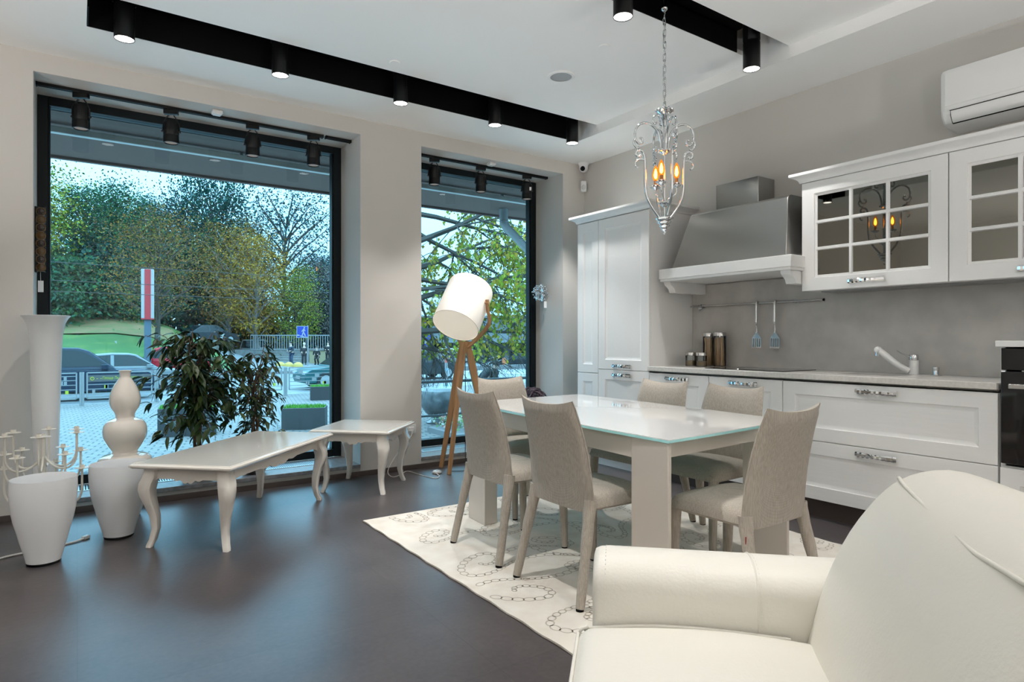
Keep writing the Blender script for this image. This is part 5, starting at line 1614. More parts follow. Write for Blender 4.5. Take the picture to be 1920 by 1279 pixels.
# canopy over the shop front ------------------------------------------------
t = thing('shop_canopy', 'dark canopy jutting out above the shop windows outside', 'canopy', (2, 6.3, 2.80))
MB().box(-6, 9, 5.63, 7.0, 2.80, 2.95).build('roof', mat('canopy_brown', (0.085, 0.046, 0.036), 0.8), t, world=True)
MB().box(-6, 9, 6.98, 7.03, 2.775, 2.99).build('fascia', mat('canopy_fascia', (0.075, 0.042, 0.034), 0.7), t, world=True)
t = thing('light_tube', 'long pale light tube fixed under the outside canopy', 'light tube', (1.8, 5.95, 2.73))
MB().box(-0.40, 5.5, 5.93, 5.985, 2.725, 2.775).build('tube', mat('tube_grey', (0.42, 0.40, 0.38), 0.5), t, world=True, bevel=0.006)
q = MB()
for x in (-0.3, 1.2, 2.7, 4.0, 5.2): q.box(x - 0.012, x + 0.012, 5.945, 5.97, 2.774, 2.80)
q.build('bracket', M_galv, t, world=True)
t = thing('drain_pipe', 'galvanised drain pipe elbow outside the narrow window', 'pipe', (4.55, 6.55, 2.3))
pth = crom([(4.46, 6.62, 2.80), (4.47, 6.62, 2.66), (4.48, 6.62, 2.60), (4.60, 6.62, 2.50), (4.86, 6.62, 2.30), (5.05, 6.62, 2.16), (5.12, 6.62, 2.08), (5.13, 6.62, 1.9), (5.13, 6.62, G)], 4)
MB().tube(pth, 0.055, 16).build('pipe', M_galv, t, world=True, smooth=50)
q = MB()
for (x, z) in ((4.475, 2.64), (4.70, 2.43)): q.torus((x, 6.62, z), 0.058, 0.006, 20, 6)
q.build('clamp', M_galv, t, world=True)
t = thing('handrail', 'dark metal handrail outside the narrow window', 'railing', (4.9, 7.6, G))
MB().cyl((3.4, 7.6, 0.56), (7.4, 7.6, 0.56), 0.022, n=10).cyl((3.4, 7.6, 0.1), (7.4, 7.6, 0.1), 0.015, n=10).build('rail', M_blackmetal, t, world=True)
for x in (3.42, 7.38): MB().cyl((x, 7.6, G), (x, 7.6, 0.56), 0.022, n=10).build('post', M_blackmetal, t, world=True)

# pedestrian railings ----------------------------------------------------------
M_lime = mat('lime_plate', (0.34, 0.36, 0.02), 0.5)
M_plate = mat('grey_plate', (0.20, 0.20, 0.20), 0.5)
M_banner = mat('banner_grey', (0.075, 0.07, 0.068), 0.7)
def railing(x0, x1, y, label, banner=False, seed=0):
    t = thing('street_railing', label, 'railing', ((x0+x1)/2, y, G), group='galvanised railings along the pavement edge')
    H = 0.93
    for x in (x0, x1):
        MB().cyl((x, y, G), (x, y, G + H + 0.02), 0.035, n=12).build('post', M_galv, t, world=True, smooth=50)
    a, c = x0 + 0.10, x1 - 0.10
    f = MB()
    for z in (0.20, H): f.box(a, c, y - 0.018, y + 0.018, G + z - 0.018, G + z + 0.018)
    for x in (a, c): f.box(x - 0.018, x + 0.018, y - 0.018, y + 0.018, G + 0.2, G + H)
    f.build('frame', M_galv, t, world=True)
    f = MB()
    hs = [0.33, 0.46, 0.59, 0.72, 0.84]
    for z in hs: f.box(a, c, y - 0.008, y + 0.008, G + z - 0.010, G + z + 0.010)
    f.build('bars', M_galv, t, world=True)
    rr = random.Random(seed)
    p1 = MB(); p2 = MB()
    for k in range(9):
        x = rr.uniform(a + 0.1, c - 0.2); z = rr.choice(hs[:4]); w = rr.choice((0.07, 0.07, 0.15))
        (p2 if k < 2 else p1).box(x, x + (0.08 if k < 2 else w), y - 0.006, y + 0.006, G + z + 0.012, G + z + 0.108)
    p1.build('plates', M_plate, t, world=True); p2.build('lime_plates', M_lime, t, world=True)
    if banner:
        bo = MB().box(a + 0.02, c - 0.02, y - 0.028, y - 0.020, G + 0.67, G + 0.85).build('banner', M_banner, t, world=True)
        bo['label'] = 'grey banner with lime lettering'
        cu = bpy.data.curves.new('banner_text', 'FONT'); cu.body = 'Площа Льва Толстого'; cu.size = 0.118; cu.extrude = 0.002; cu.align_x = 'CENTER'; cu.align_y = 'CENTER'
        tmp = bpy.data.objects.new('tmp', cu); COL.objects.link(tmp)
        bpy.context.view_layer.update()
        me = bpy.data.meshes.new_from_object(tmp.evaluated_get(bpy.context.evaluated_depsgraph_get()))
        bpy.data.objects.remove(tmp)
        wdt = max(v.co.x for v in me.vertices) - min(v.co.x for v in me.vertices)
        sx = 0.86/max(0.01, wdt)
        mt = Matrix.Translation((a + 0.80, y - 0.031, G + 0.765)) @ Matrix.Rotation(R(90), 4, 'X') @ Matrix.Diagonal((sx, 1, 1, 1))
        me.transform(ROOTM[t.name].inverted() @ mt)
        me.materials.clear(); me.materials.append(M_lime)
        ob = bpy.data.objects.new('lettering', me); COL.objects.link(ob); ob.parent = bo
        q = MB(); q.torus((0, 0, 0), 0.042, 0.009, 22, 6, Matrix.Rotation(R(90), 4, 'X'))
        q.v = [(p[0] + a + 0.12, p[1] + y - 0.031, p[2] + G + 0.762) for p in q.v]
        q.box(a + 0.115, a + 0.125, y - 0.033, y - 0.029, G + 0.762, G + 0.81)
        for k in range(2): q.box(a + 0.22 + k*0.09, a + 0.26 + k*0.09, y - 0.032, y - 0.029, G + 0.75, G + 0.762)
        for k in range(2): q.box(c - 0.24 + k*0.09, c - 0.20 + k*0.09, y - 0.032, y - 0.029, G + 0.75, G + 0.762)
        q.build('emblem', M_lime, bo, world=True)
for (x0, x1, lab, bn, sd) in ((-3.7, -1.85, 'galvanised pavement railing farthest along behind the tall trumpet vase', False, 1), (-1.80, 0.08, 'galvanised pavement railing with lime squares beside the tall trumpet vase', False, 2),
                              (0.13, 1.93, 'galvanised pavement railing with a grey lettered banner behind the gourd vase', True, 3), (1.98, 3.80, 'galvanised pavement railing seen through the bushy ficus', False, 4),
                              (3.85, 5.70, 'galvanised pavement railing seen between the two ficus plants', False, 5), (5.75, 7.60, 'galvanised pavement railing behind the far grass planter', False, 6),
                              (7.65, 9.5, 'galvanised pavement railing continuing behind the pillar', False, 7)):
    railing(x0, x1, 21.55, lab, bn, sd)

# planters -----------------------------------------------------------------------
def planter(x0, x1, y0, y1, h, label, rz=0, circle=False):
    cx, cy = (x0+x1)/2, (y0+y1)/2
    t = thing('grass_planter', label, 'planter', (cx, cy, G), R(rz), group='graphite planters on the pavement')
    w, d = (x1-x0)/2, (y1-y0)/2
    b = MB()
    th = 0.03
    b.box(-w, w, -d, -d+th, 0, h).box(-w, w, d-th, d, 0, h).box(-w, -w+th, -d+th, d-th, 0, h).box(w-th, w, -d+th, d-th, 0, h).box(-w+th, w-th, -d+th, d-th, 0, 0.05)
    b.build('box', M_planter, t, bevel=0.006)
    MB().box(-w+th, w-th, -d+th, d-th, 0.05, h - 0.03).build('soil', M_soil, t)
    g = MB(); rr = random.Random(int(cx*10))
    for k in range(900):
        x, y = rr.uniform(-w+0.02, w-0.02), rr.uniform(-d+0.02, d-0.02)
        a = rr.uniform(0, 3.14); q = rr.uniform(0.05, 0.10); s = 0.012
        g.add([(x - s*math.cos(a), y - s*math.sin(a), h - 0.03), (x + s*math.cos(a), y + s*math.sin(a), h - 0.03), (x + rr.uniform(-.03, .03), y + rr.uniform(-.03, .03), h + q - 0.03)], [(0, 1, 2)])
    o = g.build('grass', mat('planter_grass', (0.05, 0.2, 0.015), 0.8, island=[(0.04, 0.17, 0.012), (0.09, 0.27, 0.02)]) if 'planter_grass' not in bpy.data.materials else bpy.data.materials['planter_grass'], t)
    o['kind'] = 'stuff'
    if circle:
        c = MB()
        for r_, ww in ((0.62, 0.012), (0.555, 0.006)):
            pts = []
            for i in range(41):
                a = PI + PI*i/40
                px, pz = 0.02 + r_*1.0*math.cos(a), h*1.12 + r_*0.72*math.sin(a)
                if -w < px < w and 0 < pz < h: pts.append((px, -d - 0.002, pz))
            c.tube(pts, ww, 4)
        c.build('curved_stripe', M_plate, t)
planter(3.55, 4.42, 13.2, 13.75, 0.45, 'graphite grass planter standing beyond the slender ficus', -24)
planter(1.30, 2.32, 13.6, 14.2, 0.55, 'graphite grass planter with pale curved stripes behind the bushy ficus', -10, True)
planter(5.95, 7.0, 19.2, 19.8, 0.42, 'graphite grass planter standing farthest off by the railing', -15)
planter(7.9, 8.8, 15.3, 15.9, 0.5, 'graphite grass planter beside the plastic-topped urn', -20)

# urn, flower bed, bollard -----------------------------------------------------------
t = thing('stone_urn', 'large dark urn planter wrapped in film outside the narrow window', 'urn', (6.72, 12.55, G))
MB().lathe([(0, 0), (0.30, 0), (0.31, 0.03), (0.20, 0.10), (0.19, 0.14), (0.32, 0.24), (0.43, 0.40), (0.455, 0.56), (0.43, 0.72), (0.40, 0.78), (0.36, 0.76), (0, 0.74)], 40, cap0=False, cap1=False).build('body', mat('urn_dark', (0.06, 0.065, 0.07), 0.25, coat=0.3, noise=(5, (0.12, 0.125, 0.13), 0.4, 0.7)), t, smooth=50)
MB().lathe([(0.432, 0.70), (0.41, 0.785), (0.37, 0.80), (0.2, 0.805), (0, 0.79)], 40, cap0=False, cap1=False).build('film_cover', mat('plastic_film', (0.26, 0.27, 0.28), 0.3, bump=(12, 1.0)), t, smooth=60)
b = MB(); rr = random.Random(31)
for k in range(1100):
    x, y = rr.uniform(5.9, 7.6), rr.uniform(9.6, 11.4); z = -0.62 + rr.uniform(0, 0.22)
    d = Vector((rr.uniform(-1, 1), rr.uniform(-1, 1), rr.uniform(0.0, 1))).normalized(); s = d.orthogonal().normalized()*rr.uniform(0.02, 0.04); p = Vector((x, y, z)); L = rr.uniform(0.06, 0.11)
    b.add([p, p + d*L*0.5 + s, p + d*L, p + d*L*0.5 - s], [(0, 1, 2, 3)])
t = thing('flower_bed', 'leafy flower bed with pale kerb outside the narrow window', 'flower bed', (6.75, 10.5, G))
MB().box(5.85, 7.65, 9.55, 11.45, G, G + 0.10).build('kerb', M_kerb, t, world=True)
o = b.build('leaves', mat('bed_leaf', (0.05, 0.12, 0.02), 0.6, island=[(0.03, 0.10, 0.015), (0.08, 0.16, 0.03), (0.30, 0.30, 0.26), (0.22, 0.05, 0.05), (0.05, 0.13, 0.02)]), t, world=True); o['kind'] = 'stuff'
t = thing('stickered_pole', 'thin street pole with coloured stickers behind the floor lamp', 'pole', (10.85, 19.75, G))
MB().cyl((0, 0, 0), (0, 0, 2.0), 0.06, n=12).build('pole', M_plate, t, smooth=50)
for z0, z1, c, nm in ((0.05, 0.28, (0.10, 0.30, 0.32), 'teal'), (0.75, 0.85, (0.18, 0.3, 0.36), 'blue'), (1.05, 1.22, (0.55, 0.10, 0.07), 'red')):
    o = MB().cyl((0, 0, z0), (0, 0, z1), 0.0615, n=12, cap=False).build('sticker', mat('sticker_' + nm, c, 0.6), t, smooth=50); o['label'] = nm + ' sticker'

# cars --------------------------------------------------------------------------------
def car(label, x, y, z, rz, L, W, H, paint, style='sedan', name='car'):
    t = thing(name, label, 'car', (x, y, z), R(rz))
    mp = mat('car_paint_' + label.split()[0], paint, 0.35, 0.0, spec=0.3)
    gc = 0.17
    belt = {'sedan': 0.60, 'hatch': 0.585, 'suv': 0.575, 'van': 0.56}[style]
    if style == 'sedan':
        low = [(0.985, gc), (1.0, 0.30), (0.995, 0.42), (0.965, 0.50), (0.93, 0.535), (0.74, belt), (0.10, belt + 0.02), (0.03, 0.575), (0.0, 0.50), (0.0, 0.25), (0.02, gc)]
        cab = [(0.76, belt), (0.60, 0.955), (0.55, 0.99), (0.42, 1.0), (0.30, 0.97), (0.10, belt + 0.02)]
    elif style == 'hatch':
        low = [(0.985, gc), (1.0, 0.30), (0.99, 0.44), (0.95, 0.53), (0.77, belt), (0.02, belt), (0.0, 0.50), (0.0, 0.25), (0.02, gc)]
        cab = [(0.80, belt), (0.62, 0.95), (0.56, 0.99), (0.40, 1.0), (0.12, 0.965), (0.02, belt)]
    elif style == 'suv':
        low = [(0.985, gc), (1.0, 0.32), (0.99, 0.47), (0.95, 0.545), (0.74, belt), (0.02, belt), (0.0, 0.50), (0.0, 0.25), (0.02, gc)]
        cab = [(0.76, belt), (0.60, 0.93), (0.54, 0.985), (0.35, 1.0), (0.08, 0.97), (0.015, belt)]
    else:
        low = [(0.985, gc), (1.0, 0.30), (0.985, 0.44), (0.94, 0.50), (0.80, belt), (0.01, belt), (0.0, 0.50), (0.0, 0.25), (0.02, gc)]
        cab = [(0.82, belt), (0.68, 0.92), (0.62, 0.98), (0.40, 1.0), (0.05, 0.985), (0.01, belt)]
    w = W/2
    def P(px, pz, s): return Vector(((px - 0.5)*L, s, pz*H))
    b = MB()
    def wl(pz): return w*(0.93 if pz < 0.25 else (1.0 if pz < 0.52 else 0.965))
    rings = []
    for s in (-1, -0.9, 0.9, 1):
        rings.append([Vector(((px-0.5)*L*(0.985 if abs(s) == 1 else 1.0), (1 if s > 0 else -1)*wl(pz)*abs(s), pz*H)) for px, pz in low])
    b.loft(rings)
    b.build('body', mp, t, smooth=35, bevel=0.02)
    def hw2(pz): return w*(0.93 - 0.20*(pz - belt)/(1 - belt))
    c = MB()
    c.loft([[P(px, pz, -hw2(pz)) for px, pz in cab], [P(px, pz, hw2(pz)) for px, pz in cab]])
    c.build('cabin', mp, t, smooth=35, bevel=0.02)
    cxm = sum(p[0] for p in cab)/len(cab); czm = sum(p[1] for p in cab)/len(cab)
    for s in (-1, 1):
        poly = [(cxm + (px - cxm)*0.88, czm + (pz - czm)*0.74) for px, pz in cab]
        g = MB(); q = [Vector(((px-0.5)*L, s*(hw2(pz) + 0.004), pz*H)) for px, pz in poly]
        g.loft([q, [v + Vector((0, s*0.008, 0)) for v in q]])
        g.build('side_window', M_carglass, t)
        m2 = MB(); xm = 0.42 if style != 'van' else 0.5
        m2.loft([[Vector(((xm - 0.5 + e)*L, s*(hw2(zz) + 0.0135), zz*H)) for e, zz in ((-0.012, belt + 0.05), (0.012, belt + 0.05), (0.012, 0.95), (-0.012, 0.95))], [Vector(((xm - 0.5 + e)*L, s*(hw2(zz) + 0.018), zz*H)) for e, zz in ((-0.012, belt + 0.05), (0.012, belt + 0.05), (0.012, 0.95), (-0.012, 0.95))]])
        m2.build('door_pillar', mp, t)
    for (pa, pb, nm) in ((cab[0], cab[1], 'windscreen'), (cab[-1], cab[-2], 'rear_window')):
        dx = 0.012 if nm == 'windscreen' else -0.012
        q = []
        for k, sgn in ((0.1, -1), (0.1, 1), (0.92, 1), (0.92, -1)):
            px = pa[0] + (pb[0]-pa[0])*k; pz = pa[1] + (pb[1]-pa[1])*k
            q.append(Vector(((px-0.5)*L + dx, sgn*hw2(pz)*0.90, pz*H)))
        MB().loft([q, [v + Vector((dx*0.8, 0, 0.006)) for v in q]]).build(nm, M_carglass, t)
    rw = 0.215*H if style != 'sedan' else 0.225*H
    for fx in (0.19, 0.81):
        for s in (-1, 1):
            cx = (fx - 0.5)*L
            wh = MB().cyl((cx, s*(w - 0.20), rw), (cx, s*(w + 0.012), rw), rw, n=24).build('wheel', M_tyre, t, smooth=40)
            MB().cyl((cx, s*(w + 0.0125), rw), (cx, s*(w + 0.02), rw), rw*0.66, n=20).build('rim', M_rim, wh, smooth=40)
    for s in (-1, 1):
        MB().box(0.478*L, 0.5005*L, s*w*0.74 - 0.16, s*w*0.74 + 0.16, 0.40*H, 0.47*H).build('headlamp', M_lampw, t, bevel=0.01)
        MB().box(-0.503*L, -0.485*L, s*w*0.78 - 0.09, s*w*0.78 + 0.09, 0.43*H, 0.56*H).build('tail_lamp', M_lampr, t, bevel=0.01)
        MB().box(0.17*L, 0.21*L, s*(w + 0.02) - 0.06, s*(w + 0.02) + 0.06, (belt + 0.01)*H, (belt + 0.10)*H).build('wing_mirror', mp, t, bevel=0.01)
    MB().box(0.49*L, 0.5055*L, -0.26, 0.26, 0.27*H, 0.35*H).build('number_plate', M_plate, t)
    return t
RG = G - 0.12
car('navy estate car driving behind the railing next to the trumpet vase', -0.15, 25.4, RG, 0, 4.7, 1.85, 1.74, (0.012, 0.022, 0.038), 'suv')
car('silver saloon car in the lane behind the navy estate', 1.45, 28.9, RG, 0, 4.5, 1.78, 1.47, (0.17, 0.18, 0.185), 'sedan')
car('red hatchback parked at the foot of the grass bank', 3.75, 36.4, RG, 180, 3.9, 1.7, 1.62, (0.36, 0.012, 0.02), 'hatch')
car('white estate van parked beside the steps with its rear window showing', 13.5, 60.5, G, 62, 4.4, 1.8, 1.85, (0.32, 0.31, 0.30), 'van')
car('pale hatchback parked behind the white estate van', 12.4, 66.5, gz(12.4, 66.5) + 0.1, 40, 4.1, 1.7, 1.5, (0.2, 0.22, 0.22), 'hatch')
car('dark saloon parked farther up behind the bushy ficus', 8.8, 56.0, gz(8.8, 56.0) + 0.06, 20, 4.4, 1.75, 1.5, (0.03, 0.035, 0.04), 'sedan')
car('teal saloon car at the edge of the wide window frame', 9.5, 25.6, RG, 180, 4.4, 1.78, 1.52, (0.02, 0.075, 0.08), 'sedan')
car('charcoal saloon car seen through the narrow window behind the lamp', 14.1, 28.9, RG, 0, 4.4, 1.78, 1.45, (0.025, 0.03, 0.033), 'sedan')
car('black saloon parked by the chevron boards across the street', 40.6, 57.2, -2.05, 148, 4.6, 1.8, 1.6, (0.012, 0.013, 0.016), 'sedan')

# signs -----------------------------------------------------------------------------------
M_signred = mat('sign_red', (0.38, 0.015, 0.02), 0.5)
M_signwhite = mat('sign_white', (0.30, 0.28, 0.27), 0.5)
M_signblue = mat('sign_blue', (0.006, 0.025, 0.24), 0.5)
t = thing('advertising_pylon', 'tall street pylon sign with red and white stripes', 'sign', (2.77, 34.6, RG), R(-8))
MB().box(-0.14, 0.14, -0.13, 0.13, 0, 2.95).build('post', mat('pylon_post', (0.06, 0.09, 0.12), 0.6), t)
MB().box(-0.26, 0.26, -0.22, 0.22, 3.0, 5.35).build('sign_box', M_signwhite, t, bevel=0.01)
q = MB().box(-0.12, 0.14, -0.232, -0.2205, 3.0, 5.34).box(-0.265, 0.265, -0.232, 0.225, 2.95, 2.999)
o = q.build('red_band', M_signred, t); o['label'] = 'red stripe'

t = thing('underpass_sign', 'blue pedestrian underpass sign with white walking figure on a pole', 'sign', (12.85, 44.05, G), R(-14))
MB().cyl((0.36, 0.04, 0), (0.36, 0.04, 2.85), 0.035, n=10).build('pole', M_galv, t, smooth=50)
MB().box(-0.38, 0.38, -0.015, 0.015, 1.98, 2.80).build('panel', M_signwhite, t)
MB().box(-0.35, 0.35, -0.019, -0.0155, 2.01, 2.77).build('blue_face', M_signblue, t)
q = MB()
Mq = Matrix.Translation((0, -0.0195, 2.0)) @ Matrix.Rotation(R(90), 4, 'X')
for poly in ([(-0.35, 0.20), (-0.20, 0.20), (-0.20, 0.14), (-0.05, 0.14), (-0.05, 0.10), (0.10, 0.10), (0.10, 0.06), (0.32, 0.06), (0.32, 0.02), (-0.02, 0.02), (-0.02, 0.06), (-0.14, 0.06), (-0.14, 0.12), (-0.35, 0.12)],
             [(0.02, 0.40), (0.10, 0.38), (0.14, 0.62), (0.06, 0.64)], [(0.05, 0.40), (-0.02, 0.26), (-0.04, 0.12), (0.01, 0.11), (0.04, 0.25), (0.12, 0.38)],
             [(0.09, 0.40), (0.18, 0.24), (0.22, 0.10), (0.17, 0.09), (0.12, 0.22), (0.04, 0.36)], [(0.07, 0.60), (-0.03, 0.50), (-0.06, 0.40), (-0.02, 0.39), (0.02, 0.48), (0.09, 0.54)], [(0.12, 0.60), (0.20, 0.48), (0.18, 0.44), (0.10, 0.54)]):
    ar = sum(poly[i][0]*poly[(i+1) % len(poly)][1] - poly[(i+1) % len(poly)][0]*poly[i][1] for i in range(len(poly)))
    q.prism(poly if ar > 0 else poly[::-1], 0.003, Mq)
q.cyl((0.125, -0.0195, 2.69), (0.125, -0.0225, 2.69), 0.045, n=14)
q.build('walking_figure', M_signwhite, t)

t = thing('street_sign_post', 'two small blue and white traffic signs at the narrow window edge', 'sign', (14.6, 28.8, RG), R(-10))
MB().cyl((0.1, 0.05, 0), (0.1, 0.05, 2.9), 0.03, n=10).build('pole', M_galv, t, smooth=50)
for z in (1.95, 2.60):
    p = MB().box(-0.35, 0.30, -0.012, 0.012, z - 0.30, z + 0.28).build('panel', M_signblue, t)
    q = MB(); Mq = Matrix.Translation((-0.02, -0.0125, z)) @ Matrix.Rotation(R(90), 4, 'X')
    q.prism([(-0.22, -0.18), (0.22, -0.18), (0.0, 0.20)], 0.003, Mq)
    q.build('white_triangle', M_signwhite, p)
for (x, y), lab in (((37.1, 57.0), 'black and white chevron board next to the black saloon'), ((34.3, 60.0), 'black and white chevron board half hidden by the oak lamp legs')):
    t = thing('chevron_board', lab, 'barrier', (x, y, -2.05), R(-35), group='chevron boards across the street')
    MB().box(-0.48, 0.48, -0.04, 0.04, 0.0, 1.40).build('board', M_signwhite, t)
    q = MB(); Mq = Matrix.Translation((0, -0.041, 0)) @ Matrix.Rotation(R(90), 4, 'X')
    for k in range(4):
        z = 0.02 + k*0.36
        for s in (-1, 1):
            poly = [(0, z + 0.24), (s*0.48, z), (s*0.48, min(1.4, z + 0.17)), (0, min(1.4, z + 0.41))]
            q.prism(poly if s < 0 else poly, 0.006, Mq)
    q.build('chevrons', M_black, t)
t = thing('barrier_block', 'orange barrier block beside the chevron board', 'barrier', (38.1, 56.4, -2.05), R(-35))
MB().box(-0.2, 0.2, -0.2, 0.2, 0, 1.15).build('body', mat('barrier_orange', (0.5, 0.14, 0.05), 0.6), t, bevel=0.03)

# steps, wall, railing ----------------------------------------------------------------------
t = thing('stone_steps', 'flight of grey stone steps beside the white estate van', 'steps', (12.2, 50.5, G), R(-36))
q = MB()
for k in range(6): q.box(-2.2 + k*0.10, 2.0, k*1.0, k*1.0 + 1.0, 0.0, 0.16*(k + 1))
q.build('treads', M_concrete, t)
t = thing('retaining_wall', 'low pale yellow wall behind the waiting people', 'wall', (15.6, 48.6, G), R(-36))
MB().box(-0.9, 7.0, 0, 0.3, 0, 1.0).build('wall', mat('wall_yellow', (0.27, 0.21, 0.12), 0.85), t)
MB().box(-1.0, 7.1, -0.06, 0.36, 1.0, 1.12).build('coping', M_concrete, t)
t = thing('park_railing', 'pale metal park railing above the low yellow wall', 'railing', (15.0, 52.5, G + 0.95), R(-36))
q = MB()
for k in range(60): q.box(-4 + k*0.2, -3.96 + k*0.2, -0.02, 0.02, 0.1, 1.25)
q.build('bars', M_galv, t)
MB().box(-4.0, 8.0, -0.03, 0.03, 1.22, 1.30).box(-4.0, 8.0, -0.03, 0.03, 0.06, 0.12).build('rails', M_galv, t)
t = thing('park_terrace', 'grey raised terrace behind the park railing', 'terrace', (16, 54.5, G), R(-36))
MB().box(-6.0, 14, -2.2, 8, 0.0, 1.0).build('slab', M_concrete, t)
t = thing('park_building', 'long grey low building behind the autumn trees', 'building', (20.0, 76.0, G), R(-36))
MB().box(-8.0, 16, 0, 6, 0.0, 3.6).build('wall', mat('shed_grey', (0.06, 0.065, 0.07), 0.8), t)
MB().box(-8.3, 16.3, -0.4, 6.4, 3.6, 3.85).build('roof', M_concrete, t)
for k in range(7): MB().box(-7.6 + k*3.2, -7.3 + k*3.2, -0.12, 0.0, 0, 3.6).build('pilaster', M_concrete, t)
for k, (u, x, y) in enumerate(((0, 10.95, 42.4), (1, 11.35, 41.9), (2, 11.80, 41.4))):
    t = thing('concrete_dome', ['yellow concrete dome bollard closest to the steps', 'yellow concrete dome bollard in the middle of three', 'yellow concrete dome bollard closest to the underpass sign pole'][k], 'bollard', (x, y, G), group='yellow dome bollards')
    MB().lathe([(0, 0.0), (0.32, 0.0), (0.32, 0.06), (0.29, 0.22), (0.20, 0.34), (0.08, 0.395), (0, 0.40)], 24, cap0=False, cap1=False).build('dome', mat('dome_yellow', (0.38, 0.24, 0.05), 0.7) if 'dome_yellow' not in bpy.data.materials else bpy.data.materials['dome_yellow'], t, smooth=50)

# building across the street on the far side -------------------------------------------------
t = thing('street_building', 'pale building with shop fronts across the street', 'building', (45.0, 75.0, -2.1), R(-35))
MB().box(-22, 22, 0, 10, 3.1, 6.2).build('upper_wall', mat('facade_pale', (0.16, 0.16, 0.165), 0.7, noise=(0.6, (0.12, 0.12, 0.125), 0.45, 0.6)), t)
MB().box(-22, 22, 0.5, 10, 0, 3.1).build('lower_wall', mat('facade_dark', (0.04, 0.04, 0.045), 0.5), t)
MB().box(-22, 22, -1.6, 0, 2.75, 3.1).build('awning', mat('awning_pale', (0.17, 0.18, 0.19), 0.6), t)
for k in range(12):
    x = -20.5 + k*3.6
    MB().box(x, x + 0.7, 0.2, 0.5, 0, 2.75).build('pier', M_concrete, t)
    f = MB().box(x + 0.9, x + 3.3, 0.38, 0.5, 0.3, 2.5).build('shop_window', M_carglass, t)
    MB().box(x + 2.05, x + 2.12, 0.34, 0.38, 0.3, 2.5).build('mullion', M_plate, f)
MB().box(-22.3, 22.3, -0.3, 10.3, 6.2, 6.5).build('roof', M_concrete, t)

